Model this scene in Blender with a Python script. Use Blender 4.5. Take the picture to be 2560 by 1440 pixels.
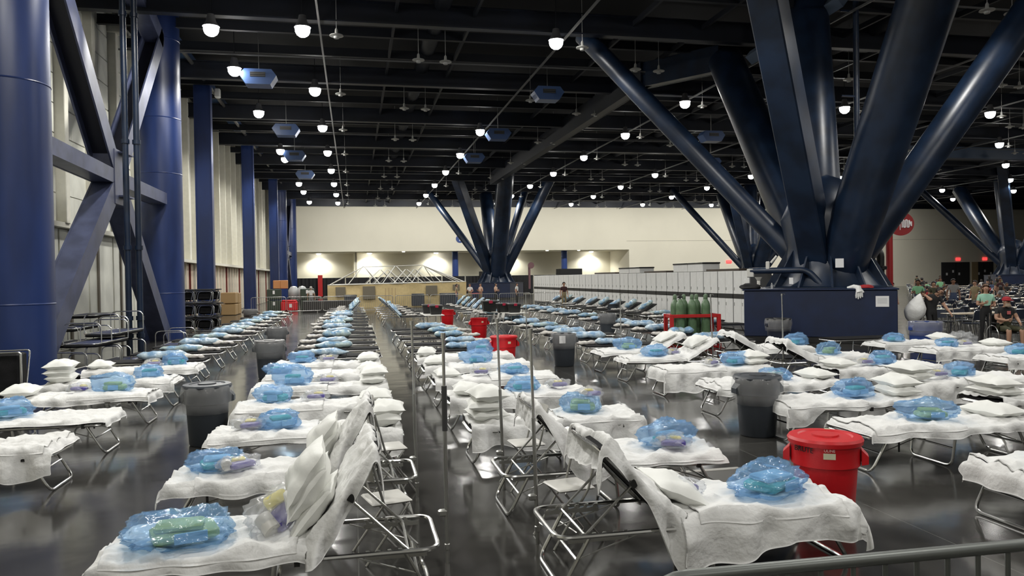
import bpy, math, random
from math import sin, cos, pi, radians, sqrt, hypot, exp
from mathutils import Vector, Matrix, noise
for o in list(bpy.data.objects): bpy.data.objects.remove(o)
S = bpy.context.scene
C = S.collection
# ------------------------------------------------------------------ camera, world, exposure
F_PX, CAM_H = 1900.0, 2.15
cam_d = bpy.data.cameras.new('camera'); cam = bpy.data.objects.new('camera', cam_d); C.objects.link(cam)
cam_d.sensor_width = 36; cam_d.lens = 36 * F_PX / 2560; cam_d.clip_start = 0.05; cam_d.clip_end = 400
yaw, pitch, roll = radians(11.762), radians(-0.782), 0.015
fw = Vector((sin(yaw)*cos(pitch), cos(yaw)*cos(pitch), sin(pitch)))
r0 = Vector((cos(yaw), -sin(yaw), 0)); u0 = r0.cross(fw)
rt = r0*cos(roll) - u0*sin(roll); up = u0*cos(roll) + r0*sin(roll)
cam.matrix_world = Matrix(((rt.x, up.x, -fw.x, 0), (rt.y, up.y, -fw.y, 0), (rt.z, up.z, -fw.z, CAM_H), (0, 0, 0, 1)))
S.camera = cam
w = bpy.data.worlds.new('world'); S.world = w; w.use_nodes = True
w.node_tree.nodes['Background'].inputs[0].default_value = (0.03, 0.035, 0.05, 1)
w.node_tree.nodes['Background'].inputs[1].default_value = 1.0
S.view_settings.view_transform = 'Standard'; S.view_settings.look = 'None'
S.view_settings.gamma = 1; S.view_settings.use_curve_mapping = False
S.view_settings.exposure = 0.0
LAMP_W = 800.0; LAMP_COL = (1.0, 0.98, 0.93); WALL_LAMP_W = 950.0; RECESS_W = 1000.0
S.cycles.use_denoising = True; S.cycles.max_bounces = 6; S.cycles.transparent_max_bounces = 12
S.cycles.sample_clamp_indirect = 4.0; S.cycles.caustics_reflective = False; S.cycles.caustics_refractive = False

# ------------------------------------------------------------------ materials
MATS = {}
def mat(name, col, rough=.5, metal=0., var=.0, vscale=5., bump=0., bscale=20., spec=.5, emit=None, coat=0., col2=None, trans=None, stretch=None):
    if name in MATS: return MATS[name]
    m = bpy.data.materials.new(name); m.use_nodes = True; MATS[name] = m
    nt = m.node_tree; N = nt.nodes; L = nt.links; b = N['Principled BSDF']; out = N['Material Output']
    b.inputs['Base Color'].default_value = (*col, 1); b.inputs['Roughness'].default_value = rough
    b.inputs['Metallic'].default_value = metal; b.inputs['Specular IOR Level'].default_value = spec
    if coat: b.inputs['Coat Weight'].default_value = coat; b.inputs['Coat Roughness'].default_value = .12
    tc = N.new('ShaderNodeTexCoord'); src = tc.outputs['Object']
    if stretch:
        mp = N.new('ShaderNodeMapping'); mp.inputs['Scale'].default_value = stretch; L.new(src, mp.inputs[0]); src = mp.outputs[0]
    if var or col2:
        n = N.new('ShaderNodeTexNoise'); n.inputs['Scale'].default_value = vscale; n.inputs['Detail'].default_value = 4; L.new(src, n.inputs['Vector'])
        r = N.new('ShaderNodeValToRGB'); L.new(n.outputs['Fac'], r.inputs[0])
        c2 = col2 if col2 else tuple(min(1, c*(1+var)) for c in col); c1 = col if col2 else tuple(c*(1-var) for c in col)
        r.color_ramp.elements[0].position = .38; r.color_ramp.elements[0].color = (*c1, 1)
        r.color_ramp.elements[1].position = .62; r.color_ramp.elements[1].color = (*c2, 1)
        L.new(r.outputs[0], b.inputs['Base Color'])
    if bump:
        n2 = N.new('ShaderNodeTexNoise'); n2.inputs['Scale'].default_value = bscale; n2.inputs['Detail'].default_value = 3; L.new(src, n2.inputs['Vector'])
        bp = N.new('ShaderNodeBump'); bp.inputs['Strength'].default_value = bump; bp.inputs['Distance'].default_value = .02
        L.new(n2.outputs['Fac'], bp.inputs['Height']); L.new(bp.outputs[0], b.inputs['Normal'])
    if emit:
        b.inputs['Emission Color'].default_value = (*emit[0], 1); b.inputs['Emission Strength'].default_value = emit[1]
    if trans is not None:                                         # thin plastic film: part of the light goes straight through
        t = N.new('ShaderNodeBsdfTransparent'); t.inputs[0].default_value = (*trans[0], 1)
        mx = N.new('ShaderNodeMixShader'); mx.inputs[0].default_value = trans[1]
        L.new(b.outputs[0], mx.inputs[1]); L.new(t.outputs[0], mx.inputs[2]); L.new(mx.outputs[0], out.inputs[0])
    return m
CHROME = mat('chrome_tube', (.66, .66, .64), .25, 1.0)
STEEL = mat('dull_steel', (.42, .42, .40), .38, .9)
CANVAS = mat('black_canvas', (.011, .011, .012), .8, var=.3, bump=.3, bscale=60, spec=.2)
SHEET = mat('white_sheet', (.80, .80, .785), .8, bump=.9, bscale=11, var=.02, vscale=3)
LINER = mat('thin_liner_sheet', (.72, .72, .69), .6, bump=.5, bscale=12)
PILLOW = mat('pillow_cover', (.82, .825, .79), .7, bump=.3, bscale=8)
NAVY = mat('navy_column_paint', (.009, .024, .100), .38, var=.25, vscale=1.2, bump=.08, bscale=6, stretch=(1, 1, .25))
NAVYD = mat('unlit_navy_steel', (.007, .016, .037), .36, var=.3, vscale=1.5, bump=.08, bscale=8)  # navy with the unlit look of the struts put into its colour
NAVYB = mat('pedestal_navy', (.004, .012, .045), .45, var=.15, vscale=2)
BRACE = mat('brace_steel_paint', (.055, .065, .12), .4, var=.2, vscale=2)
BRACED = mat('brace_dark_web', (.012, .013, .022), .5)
CREAM = mat('cream_wall_paint', (.74, .72, .63), .7, var=.03, vscale=.3)
CREAMB = mat('cream_back_wall', (.84, .80, .66), .7, var=.03, vscale=.15)
BLOCK = mat('cream_block_panel', (.72, .72, .64), .7, var=.05, vscale=1.5, bump=.1, bscale=25)
PILAST = mat('cream_pilaster', (.72, .70, .60), .65, var=.03)
DOORP = mat('pinkish_partition_panel', (.62, .50, .39), .6, var=.04)
POSTB = mat('brown_grey_post', (.16, .14, .11), .6)
REDTRIM = mat('red_edge', (.16, .02, .015), .5)
BLACK = mat('black_plastic', (.012, .012, .012), .4)
DRAPE = mat('black_drape', (.008, .008, .009), .8, bump=.3, bscale=4)
CEIL = mat('black_ceiling_deck', (.0015, .002, .003), .8)
BEAMN = mat('ceiling_beam_navy', (.0035, .006, .014), .5, var=.3, vscale=.8)
BEAMD = mat('ceiling_joist_dark', (.003, .005, .010), .6)
STRUT = mat('unistrut_grey', (.14, .14, .14), .5, .5)
REDB = mat('red_bin_plastic', (.58, .006, .012), .42, bump=.05, bscale=60)
GREYB = mat('grey_bin_plastic', (.035, .042, .052), .45, bump=.05, bscale=60)
REDM = mat('red_rack_paint', (.42, .012, .012), .4)
GREENC = mat('green_cylinder_paint', (.095, .165, .085), .38, var=.15, vscale=8)
LOCK = mat('cabinet_grey_white', (.70, .70, .68), .5, var=.03)
TAN = mat('tan_tent_fabric', (.56, .44, .22), .7, var=.05, bump=.2, bscale=3)
TANW = mat('tent_window_mesh', (.16, .14, .10), .7)
WHITEP = mat('white_plastic', (.62, .61, .57), .4)
PAPER = mat('paper', (.8, .8, .8), .7)
BLUEF = mat('blue_film', (.32, .54, .84), .10, bump=1.0, bscale=13, coat=1.0, trans=((.78, .90, 1.0), .64))
BLUEO = mat('blue_bedding_bag', (.22, .38, .58), .2, bump=.9, bscale=11, coat=.6, col2=(.50, .62, .70), vscale=4.5)
BLUEO2 = mat('blue_bedding_bag_teal', (.20, .38, .60), .2, bump=.9, bscale=11, coat=.6, col2=(.50, .62, .60), vscale=4.0)
CLEARF = mat('clear_film', (.85, .86, .86), .08, bump=1.0, bscale=22, coat=.5, trans=((.97, .98, 1), .72))
CLEARO = mat('clear_bag_milky', (.70, .68, .62), .2, bump=.8, bscale=18, coat=.4, col2=(.5, .47, .45), vscale=9)
LINERB = mat('bin_liner_film', (.80, .80, .80), .10, bump=1.0, bscale=9, trans=((.95, .95, .95), .82), stretch=(1, 1, .2))
TEAL = mat('teal_towel', (.05, .48, .40), .7, bump=.2)
LIME = mat('lime_pack', (.52, .60, .14), .5)
YELLOW = mat('yellow_sponge', (.75, .66, .16), .6)
PURPLE = mat('tissue_box_violet', (.075, .055, .30), .4)
PALEB = mat('pale_blue_cloth', (.35, .58, .74), .7)
TABLET = mat('tan_table_top', (.50, .42, .31), .35, var=.05)
CHAIRB = mat('dark_blue_chair', (.02, .026, .045), .5)
SKIN = mat('skin', (.42, .24, .16), .5); SKIND = mat('skin_dark', (.20, .10, .06), .5)
HAIR = mat('dark_hair', (.015, .010, .008), .6)
def cloth(n, c): return mat('cloth_'+n, c, .8, bump=.15, bscale=30)
# concrete floor
fm = mat('polished_concrete', (.055, .053, .049), .2)
def floor_mat():
    nt = fm.node_tree; N = nt.nodes; L = nt.links; b = N['Principled BSDF']
    tc = N.new('ShaderNodeTexCoord')
    n = N.new('ShaderNodeTexNoise'); n.inputs['Scale'].default_value = .7; n.inputs['Detail'].default_value = 9; n.inputs['Roughness'].default_value = .62; L.new(tc.outputs['Object'], n.inputs[0])
    r = N.new('ShaderNodeValToRGB'); L.new(n.outputs['Fac'], r.inputs[0])
    r.color_ramp.elements[0].position = .3; r.color_ramp.elements[0].color = (.030, .029, .027, 1)
    r.color_ramp.elements[1].position = .72; r.color_ramp.elements[1].color = (.068, .066, .060, 1)
    br = N.new('ShaderNodeTexBrick'); br.offset = 0; br.inputs['Scale'].default_value = 1; br.inputs['Mortar Size'].default_value = .006
    br.inputs['Brick Width'].default_value = 4.6; br.inputs['Row Height'].default_value = 4.4; br.inputs['Mortar Smooth'].default_value = .3
    L.new(tc.outputs['Object'], br.inputs[0])
    mx = N.new('ShaderNodeMix'); mx.data_type = 'RGBA'; L.new(br.outputs['Fac'], mx.inputs[0]); L.new(r.outputs[0], mx.inputs[6]); mx.inputs[7].default_value = (.12, .12, .11, 1)
    L.new(mx.outputs[2], b.inputs['Base Color'])
    n2 = N.new('ShaderNodeTexNoise'); n2.inputs['Scale'].default_value = 1.6; n2.inputs['Detail'].default_value = 5; L.new(tc.outputs['Object'], n2.inputs[0])
    mr = N.new('ShaderNodeMapRange'); mr.inputs[3].default_value = .06; mr.inputs[4].default_value = .20; L.new(n2.outputs['Fac'], mr.inputs[0]); L.new(mr.outputs[0], b.inputs['Roughness'])
    n3 = N.new('ShaderNodeTexNoise'); n3.inputs['Scale'].default_value = 2.2; n3.inputs['Detail'].default_value = 2; L.new(tc.outputs['Object'], n3.inputs[0])
    bp = N.new('ShaderNodeBump'); bp.inputs['Strength'].default_value = .07; bp.inputs['Distance'].default_value = .03; L.new(n3.outputs['Fac'], bp.inputs['Height']); L.new(bp.outputs[0], b.inputs['Normal'])
    b.inputs['Specular IOR Level'].default_value = .75
floor_mat()

# ------------------------------------------------------------------ mesh helpers
class M:
    def __init__(s): s.v = []; s.f = []; s.m = []
    def add(s, vs, fs, mi=0):
        o = len(s.v); s.v += [tuple(p) for p in vs]; s.f += [tuple(i+o for i in f) for f in fs]; s.m += [mi]*len(fs); return s
    def box(s, c, d, mi=0, rot=None, bev=0.):
        x, y, z = (k/2 for k in d)
        if bev:
            b = min(bev, x*.9, y*.9, z*.9); vs = []
            for (zz, ix) in ((-z, b), (-z+b, 0), (z-b, 0), (z, b)):
                X, Y = x-ix, y-ix
                for (px, py, qx, qy) in ((-X+b, -Y, 1, 0), (X-b, -Y, 0, 0), (X, -Y+b, 0, 0), (X, Y-b, 0, 0), (X-b, Y, 0, 0), (-X+b, Y, 0, 0), (-X, Y-b, 0, 0), (-X, -Y+b, 0, 0)):
                    vs.append(Vector((px, py, zz)))
            fs = [tuple(range(7, -1, -1)), tuple(range(24, 32))]
            for k in range(3):
                for i in range(8): fs.append((k*8+i, k*8+(i+1) % 8, k*8+8+(i+1) % 8, k*8+8+i))
        else:
            vs = [Vector((a*x, b_*y, e*z)) for e in (-1, 1) for a, b_ in ((-1, -1), (1, -1), (1, 1), (-1, 1))]
            fs = [(3, 2, 1, 0), (4, 5, 6, 7), (0, 1, 5, 4), (1, 2, 6, 5), (2, 3, 7, 6), (3, 0, 4, 7)]
        if rot is not None: vs = [rot @ p for p in vs]
        c = Vector(c); return s.add([p+c for p in vs], fs, mi)
    def tube(s, pts, r, seg=8, closed=False, mi=0, rad=None, flat=1.):
        P = [Vector(p) for p in pts]; n = len(P); T = []
        for i in range(n):
            if closed: t = P[(i+1) % n]-P[i-1]
            else: t = P[min(i+1, n-1)]-P[max(i-1, 0)]
            T.append(t.normalized() if t.length > 1e-9 else Vector((0, 0, 1)))
        a = Vector((0, 0, 1)) if abs(T[0].z) < .9 else Vector((1, 0, 0))
        nrm = (a-T[0]*a.dot(T[0])).normalized(); vs = []
        for i in range(n):
            nrm = (nrm-T[i]*nrm.dot(T[i])); nrm = nrm.normalized() if nrm.length > 1e-6 else Vector((1, 0, 0))
            bi = T[i].cross(nrm); rr = rad[i] if rad else r
            for k in range(seg):
                an = 2*pi*k/seg; vs.append(P[i]+nrm*cos(an)*rr*flat+bi*sin(an)*rr)
        fs = []
        for i in range(n if closed else n-1):
            j = (i+1) % n
            for k in range(seg): fs.append((i*seg+k, i*seg+(k+1) % seg, j*seg+(k+1) % seg, j*seg+k))
        if not closed: fs += [tuple(range(seg-1, -1, -1)), tuple((n-1)*seg+k for k in range(seg))]
        return s.add(vs, fs, mi)
    def lathe(s, prof, seg=24, c=(0, 0, 0), mi=0, wob=None):
        vs = []; fs = []; n = len(prof)
        for i, (r, z) in enumerate(prof):
            for k in range(seg):
                a = 2*pi*k/seg; rr = r*(1+(wob(a, i) if wob else 0)); vs.append((c[0]+rr*cos(a), c[1]+rr*sin(a), c[2]+z))
        for i in range(n-1):
            for k in range(seg): fs.append((i*seg+k, i*seg+(k+1) % seg, (i+1)*seg+(k+1) % seg, (i+1)*seg+k))
        if prof[0][0] > 1e-4: fs.append(tuple(range(seg-1, -1, -1)))
        if prof[-1][0] > 1e-4: fs.append(tuple((n-1)*seg+k for k in range(seg)))
        return s.add(vs, fs, mi)
    def grid(s, fn, nu, nv, mi=0):
        vs = [fn(i/nu, j/nv) for i in range(nu+1) for j in range(nv+1)]; W = nv+1
        return s.add(vs, [(i*W+j, (i+1)*W+j, (i+1)*W+j+1, i*W+j+1) for i in range(nu) for j in range(nv)], mi)
    def mesh(s, name, mats, ang=40):
        me = bpy.data.meshes.new(name); me.from_pydata(s.v, [], s.f)
        for m_ in (mats if isinstance(mats, (list, tuple)) else [mats]): me.materials.append(m_)
        me.polygons.foreach_set('material_index', s.m); me.polygons.foreach_set('use_smooth', [True]*len(s.f)); me.update()
        if ang < 180: me.set_sharp_from_angle(angle=radians(ang))
        return me
    def obj(s, name, mats, parent=None, ang=40, **k): return put(name, s.mesh(name, mats, ang), parent, **k)
LABELS = {}
def put(name, me, parent=None, label=None, cat=None, group=None, kind=None, loc=None, rotz=None):
    o = bpy.data.objects.new(name, me); C.objects.link(o)
    if parent: o.parent = parent
    return tag(o, label, cat, group, kind, loc, rotz)
def tag(o, label=None, cat=None, group=None, kind=None, loc=None, rotz=None):
    if label: o['label'] = label
    if cat: o['category'] = cat
    if group: o['group'] = group
    if kind: o['kind'] = kind
    if loc is not None: o.location = loc
    if rotz is not None: o.rotation_euler = (0, 0, rotz)
    return o
def thing(name, label, cat, loc=(0, 0, 0), rotz=0, group=None):
    return put(name, None, None, label, cat, group, None, loc, rotz)
KIDS = {}
def kids(o):
    return [c for c in bpy.data.objects if c.parent == o]
def dup(o, label=None, group=None, loc=None, rotz=None, tree=None, parent=None):
    tree = tree or snapshot(o)
    def rec(node, par):
        src, ch = node
        c = src.copy(); C.objects.link(c); c.parent = par
        for k in ch: rec(k, c)
        return c
    r = rec(tree, parent)
    if group is None and 'group' in r: pass
    return tag(r, label, None, group, None, loc, rotz)
def snapshot(o): return (o, [snapshot(c) for c in kids(o)])
ORD0 = 0
ORD = ['first', 'second', 'third', 'fourth', 'fifth', 'sixth', 'seventh', 'eighth', 'ninth', 'tenth', 'eleventh', 'twelfth', 'thirteenth', 'fourteenth', 'fifteenth', 'sixteenth', 'seventeenth', 'eighteenth', 'nineteenth', 'twentieth']
def rounded(pts, r, n=4, closed=True):
    P = [Vector(p) for p in pts]; out = []; L = len(P)
    for i in range(L):
        if not closed and i in (0, L-1): out.append(P[i]); continue
        a, b, c = P[i-1], P[i], P[(i+1) % L]
        d1 = (a-b).normalized(); d2 = (c-b).normalized(); rr = min(r, (a-b).length*.49, (c-b).length*.49)
        p0, p2 = b+d1*rr, b+d2*rr
        for k in range(n+1):
            t = k/n; out.append(p0*(1-t)**2+b*2*t*(1-t)+p2*t*t)
    return out
def nz(x, y, z): return noise.noise(Vector((x, y, z)))

# ------------------------------------------------------------------ the setting
XL, XR, YF, YB, ZC = -9.3, 118.0, -16.0, 100.0, 13.0
M().box(((XL+XR)/2, (YF+110)/2, -.1), (XR-XL+2, 110-YF, .2)).obj('floor', fm, kind='structure')
ceil = M().box(((XL+XR)/2, (YF+110)/2, ZC+.15), (XR-XL+2, 110-YF, .3)).obj('ceiling', CEIL, kind='structure')
wl = M().box((XL-.15, (YF+110)/2, ZC/2), (.3, 110-YF, ZC)).obj('wall_left', CREAM, kind='structure')
M().box((XR+.15, (YF+110)/2, ZC/2), (.3, 110-YF, ZC)).obj('wall_right', CREAM, kind='structure')
M().box(((XL+XR)/2, YF-.15, ZC/2), (XR-XL, .3, ZC)).obj('wall_front', CREAM, kind='structure')
wb = M()
wb.box(((XL+37.5)/2, YB+.15, (5.8+ZC)/2), (37.5-XL, .3, ZC-5.8))                     # over the recess
wb.box(((37.5+XR)/2, YB+.15, ZC/2), (XR-37.5, .3, ZC))
wb.box(((XL+37.5)/2, YB+4.15, 5.9), (37.5-XL, 7.7, .2))                               # recess soffit
wb.box((37.65, YB+4.15, 2.9), (.3, 7.7, 5.8)); wb.box(((XL+37.5)/2, YB+8.15, 2.9), (37.5-XL, .3, 5.8))
wback = wb.obj('wall_back', CREAMB, kind='structure')
me = M().box((0, 0, 0), (8.9, .03, .05), bev=.005).mesh('seam', mat('wall_seam', (.48, .45, .36), .7))
for k in range(9): put('seam', me, wback, loc=(41.6+9*k, YB-.02, 7.0))
M().box((.34, YB+5.5, 2.9), (.25, 4.6, 5.8)).obj('recess_fin', CREAMB, wback)
# near part of the left wall: block panels, pilasters
bay = 2.8; py0 = 10.1
pm = M().box((0, 0, 0), (.06, 1.215, .93), bev=.014).mesh('wall_panel', BLOCK)
pil = M().box((0, 0, 0), (.36, .34, 8.6), bev=.02).mesh('pilaster', PILAST)
capm = M().box((0, 0, 0), (.62, .50, .5), bev=.03).mesh('pilaster_cap', PILAST)
post = M().box((0, 0, 0), (.10, .16, 3.9)).mesh('wall_post', POSTB)
for b in range(10):
    y = py0+b*bay
    put('pilaster', pil, wl, loc=(XL+.18, y, 8.4)); put('pilaster_cap', capm, wl, loc=(XL+.31, y, 12.2)); put('wall_post', post, wl, loc=(XL+.06, y+.9, 2.0))
    for r in range(9):
        for h in range(2): put('wall_panel', pm, wl, loc=(XL+.03, y+.17+.615+h*1.228, 4.6+r*.95))
    put('wall_panel', M().box((0, 0, 0), (.05, bay-.14, 3.9), bev=.01).mesh('wall_panel', BLOCK), wl, loc=(XL+.025, y+bay/2-.0, 2.0))
M().box((XL+.16, py0+13.5, 4.05), (.3, 28, .16)).obj('wall_ledge', PILAST, wl)
# further on: folded partition fins over pinkish storage panels
fin = M().box((0, 0, 0), (.60, .12, 9.2), bev=.02).mesh('partition_fin', PILAST)
fin2 = M().box((0, 0, 0), (.35, .9, 9.2), bev=.05).mesh('partition_fin', CREAM)
dp = M().box((0, 0, 0), (.5, 1.05, 3.15), bev=.02).mesh('storage_panel', DOORP)
sep = M().box((0, 0, 0), (.62, .07, 3.2)).mesh('panel_divider', PILAST); sepr = M().box((0, 0, 0), (.56, .06, 3.1)).mesh('red_panel_edge', REDTRIM)
y = 38.2; k = 0
while y < 99:
    put('partition_fin', fin if k % 2 else fin2, wl, loc=(XL+(.30 if k % 2 else .18), y, 7.95))
    if 38 < y < 92:
        put('storage_panel', dp, wl, loc=(XL+.27, y+.55, 1.6)); put('panel_divider', sep if k % 5 else sepr, wl, loc=(XL+.32, y-.04, 1.62))
    y += 1.22; k += 1
M().box((XL+.45, 67.5, 3.28), (.9, 63, .16)).obj('panel_lintel', PILAST, wl)
# ceiling: main cross beams, joists, long channels
LY = [27.7+8.75*k for k in range(-4, 8)]
bx = (XL+XR)/2; bw = XR-XL
me = M()
me.box((0, 0, .38), (bw, .36, .04)).box((0, 0, 0), (bw, .05, .76)).box((0, 0, -.38), (bw, .36, .05))
me = me.mesh('beam', BEAMN)
for yy in LY+[97.7]: put('beam', me, ceil, loc=(bx, yy+.55, 11.85))
me = M().box((0, 0, 0), (bw, .10, .35)).box((0, 0, -.19), (bw, .2, .03)).mesh('joist', BEAMD)
for yy in LY:
    for q in (2.92, 5.84): put('joist', me, ceil, loc=(bx, yy+.55+q, 12.1))
me = M().box((0, 0, 0), (.07, 114, .07)).mesh('channel', STRUT)
LX = [-1.6+9.2*k for k in range(0, 9)]
for xx in LX: put('channel', me, ceil, loc=(xx+.55, 42, 11.35))
me = M().box((0, 0, 0), (.10, 114, .2)).mesh('channel', BEAMD)
for xx in LX:
    for q in (3.3, 6.2): put('channel', me, ceil, loc=(xx+q, 42, 12.0))
me = M().tube([(0, -57, 0), (0, 57, 0)], .35, 12).mesh('duct', BEAMD)
for xx in (3.4, 21.5, 40): put('duct', me, ceil, loc=(xx, 42, 12.4))
me = M().tube([(0, 0, 0), (bw, 0, 0)], .04, 6).mesh('pipe', STRUT)
for yy in (23.2, 33.0, 50, 68): put('pipe', me, ceil, loc=(XL, yy, 11.5))

# ------------------------------------------------------------------ lamps (the hall's high bay downlights)
hs = M().lathe([(.05, .48), (.12, .46), (.14, .36), (.17, .22), (.27, .06), (.29, .03), (.27, .03), (.16, .16)], 20).mesh('housing', mat('lamp_housing', (.25, .25, .26), .4, .6))
lens = M().lathe([(.001, -.30), (.11, -.285), (.20, -.22), (.25, -.12), (.26, -.01), (.22, .08), (.14, .14), (.001, .15)], 20).mesh('lens', mat('lit_lens', (1, 1, 1), .3, emit=((1, .98, .94), 45.0)))
rod = M().tube([(0, 0, .4), (0, 0, 1.99)], .015, 6).mesh('rod', BEAMD)
ld = bpy.data.lights.new('high_bay_light', 'SPOT'); ld.energy = LAMP_W; ld.color = LAMP_COL; ld.spot_size = radians(160); ld.spot_blend = .35; ld.shadow_soft_size = .2
lb_ = bpy.data.lights.new('back_row_light', 'SPOT'); lb_.energy = 2000; lb_.color = LAMP_COL; lb_.spot_size = radians(150); lb_.spot_blend = .9; lb_.shadow_soft_size = .2
def lamp(x, y, z, label, group, data=ld, tilt=None):
    t = thing('high_bay_lamp', label, 'lamp', (x, y, z), 0, group)
    put('housing', hs, t); put('lens', lens, t); put('rod', rod, t)
    l = bpy.data.objects.new('light', data); C.objects.link(l); l.parent = t; l.location = (0, 0, -.62)
    if tilt: l.rotation_euler = tilt
    return t
for i, xx in enumerate(LX):
    for j, yy in enumerate(LY):
        if xx > yy*1.12+16: continue
        if (i, j) in ((1, 5), (2, 4), (3, 4)): continue
        if j == len(LY)-1: lamp(xx, yy, 11.0, f"lit high bay lamp nearest the back wall, {ORD[i]} lamp row from the left wall", 'high bay lamps in the ceiling grid', lb_, (radians(58), 0, 0)); continue
        lamp(xx, yy, 11.0, f"lit round high bay ceiling lamp, {ORD[j]} along the {ORD[i]} lamp row from the left wall", 'high bay lamps in the ceiling grid')
lw = bpy.data.lights.new('wall_lamp_light', 'SPOT'); lw.energy = WALL_LAMP_W; lw.color = LAMP_COL; lw.spot_size = radians(160); lw.spot_blend = .35; lw.shadow_soft_size = .28
for q, yy in enumerate((11., 19.5, 28.1, 33.4, 41.7, 53.7, 57.2, 71.5, 78, 88)):
    lamp(-4.7, yy, 11.0, f"lit round high bay lamp, {ORD[q]} in the line beside the blue left columns", 'high bay lamps along the left wall', lw)
hm = M().lathe([(.02, .25), (.05, .2), (.06, .06), (.24, .0), (.25, -.03), (.10, -.05), (.09, -.12), (.001, -.13)], 16).tube([(0, 0, .2), (0, 0, 2.04)], .012, 5).mesh('dome_fixture', mat('unlit_dome', (.42, .42, .40), .4))
for i, xx in enumerate(LX[:6]):
    for j, yy in enumerate(LY[3:]):
        if xx > yy*1.1+8: continue
        for q, (dx, dy) in enumerate(((1.15, .4), (4.3, 3.0), (5.4, 3.1))):
            put('dome_fixture', hm, None, f"unlit white dome fixture, {('beside the lamp', 'left of a pair', 'right of a pair')[q]}, {ORD[j]} along ceiling row {ORD[i]} from left", 'light fixture', 'unlit dome fixtures under the ceiling', loc=(xx+dx, yy+dy, 10.95))
# wedge-shaped blue heater boxes
hb = M()
prof = [(-.75, .1), (-.5, -.28), (.5, -.28), (.75, .1), (.55, .36), (-.55, .36)]
hb.add([(x, yy, z) for yy in (-.4, .4) for x, z in prof], [tuple(range(6)), tuple(range(11, 5, -1))]+[(i, i+6, (i+1) % 6+6, (i+1) % 6) for i in range(6)])
hbm = hb.mesh('casing', mat('heater_blue', (.07, .13, .30), .35)); lv = M().box((0, -.41, .12), (.62, .03, .2)).mesh('louver', BLACK)
lvs = M().box((0, -.43, .0), (.6, .02, .03)).mesh('slat', STRUT); hr = M().tube([(0, 0, .3), (0, 0, 1.98)], .015, 6).mesh('hanger_rod', STEEL)
for q_, (xx, yy, zz) in enumerate(((-3.8, 34, 10.75), (-3.6, 45, 10.65), (-3.8, 54, 10.65), (-3.7, 64, 10.7), (8.65, 45, 10.7), (8.6, 54, 10.7), (9.4, 36, 11.0), (22, 44, 10.7), (26.9, 54, 10.7))):
    t = thing('unit_heater', f"blue wedge-shaped ceiling heater box, {('nearest on the left', 'second on the left', 'third on the left', 'farthest on the left', 'second above the centre', 'farthest above the centre', 'nearest above the centre', 'nearer one right of the girder', 'farther one right of the girder')[q_]}", 'heater', (xx, yy, zz), 0, 'blue heater boxes under the ceiling')
    put('casing', hbm, t); l = put('louver', lv, t); M().tube([(0, 0, .3), (0, 0, ZC-zz)], .015, 6).obj('hanger_rod', STEEL, t)
    for q in (.06, .14, .2): put('slat', lvs, l, loc=(0, 0, q))

# ------------------------------------------------------------------ left columns, braces, beams
def column(x, y, r, label, zt=13.0):
    t = thing('column', label, 'column', (x, y, 0))
    M().lathe([(r, 0), (r, zt)], 48).obj('shaft', NAVY, t)
    for z in (1.75, 6.3, 8.4, 11.4): M().lathe([(r, z-.02), (r+.012, z), (r, z+.02)], 48).obj('weld_ring', NAVY, t)
    return t
column(-6.98, 17.6, .80, 'massive round navy blue column at the far left edge beside the cross brace')
column(-7.22, 31.4, .80, 'massive round navy blue column right of the cross brace, second from the left')
column(-7.5, 82.5, .80, 'round navy blue column far down the left wall, nearer of the far pair')
column(-7.4, 94.5, .80, 'round navy blue column far down the left wall, farther of the far pair')
def beam_between(m, a, b, wd, hg, up=(1, 0, 0), mi=0, mi2=1, tf=.05, tw=.06):
    a, b = Vector(a), Vector(b); d = b-a; L = d.length; z = d.normalized(); x = Vector(up); x = (x-z*x.dot(z)).normalized(); y = z.cross(x)
    R = Matrix((x, y, z)).transposed(); c = (a+b)/2
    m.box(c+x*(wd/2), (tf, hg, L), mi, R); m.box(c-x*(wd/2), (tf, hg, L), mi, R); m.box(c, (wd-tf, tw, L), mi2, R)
    m.box(c+y*(hg/2-.03), (wd*.96, .04, L), mi, R)
def xbrace(x, y0, y1, label):
    t = thing('cross_brace', label, 'brace', (0, 0, 0)); ym = (y0+y1)/2+.2; zm = 5.3
    for a, b, nm in (((x, ym, zm), (x, y0, 11.6), 'arm'), ((x, ym, zm), (x, y1, 11.4), 'arm'), ((x, ym, zm), (x, y0-.2, -.0), 'arm'), ((x, ym, zm), (x, y1+.1, .0), 'arm'), ((x, y0, zm+.1), (x, ym, zm), 'tie_beam'), ((x, ym, zm), (x, y1, zm), 'tie_beam'), ((x, ym, 13.0), (x, y1, 11.2), 'arm'), ((x, ym, 13.0), (x, y0, 11.2), 'arm')):
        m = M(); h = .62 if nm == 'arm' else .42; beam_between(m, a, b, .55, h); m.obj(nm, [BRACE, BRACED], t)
    M().box((x, ym, zm), (.64, 1.35, 1.7), bev=.05).obj('gusset_plate', BRACE, t)
    for dz in (-.55, .75): M().box((x+.1, ym+.1, zm+dz), (.9, .8, .05)).obj('gusset_shelf', BRACE, t)
xbrace(-7.1, 18.6, 30.6, 'large navy steel X brace between the two nearest blue columns')
xbrace(-7.4, 83.3, 93.8, 'navy steel X brace between the far pair of blue columns')
for i, (yy, lab) in enumerate(((40.3, 'nearest'), (56.6, 'second nearest'), (74.0, 'farthest'))):
    t = thing('wall_beam', f'square navy steel upright against the cream left wall, {lab} of three', 'column', (-7.2, yy, 0))
    m = M(); beam_between(m, (0, 0, 0), (0, 0, 12.6), .74, .5, mi2=0, tw=.4); m.obj('upright', NAVY, t)
t = thing('header_beam', 'long light-edged navy header beam along the top of the left wall', 'beam')
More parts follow.
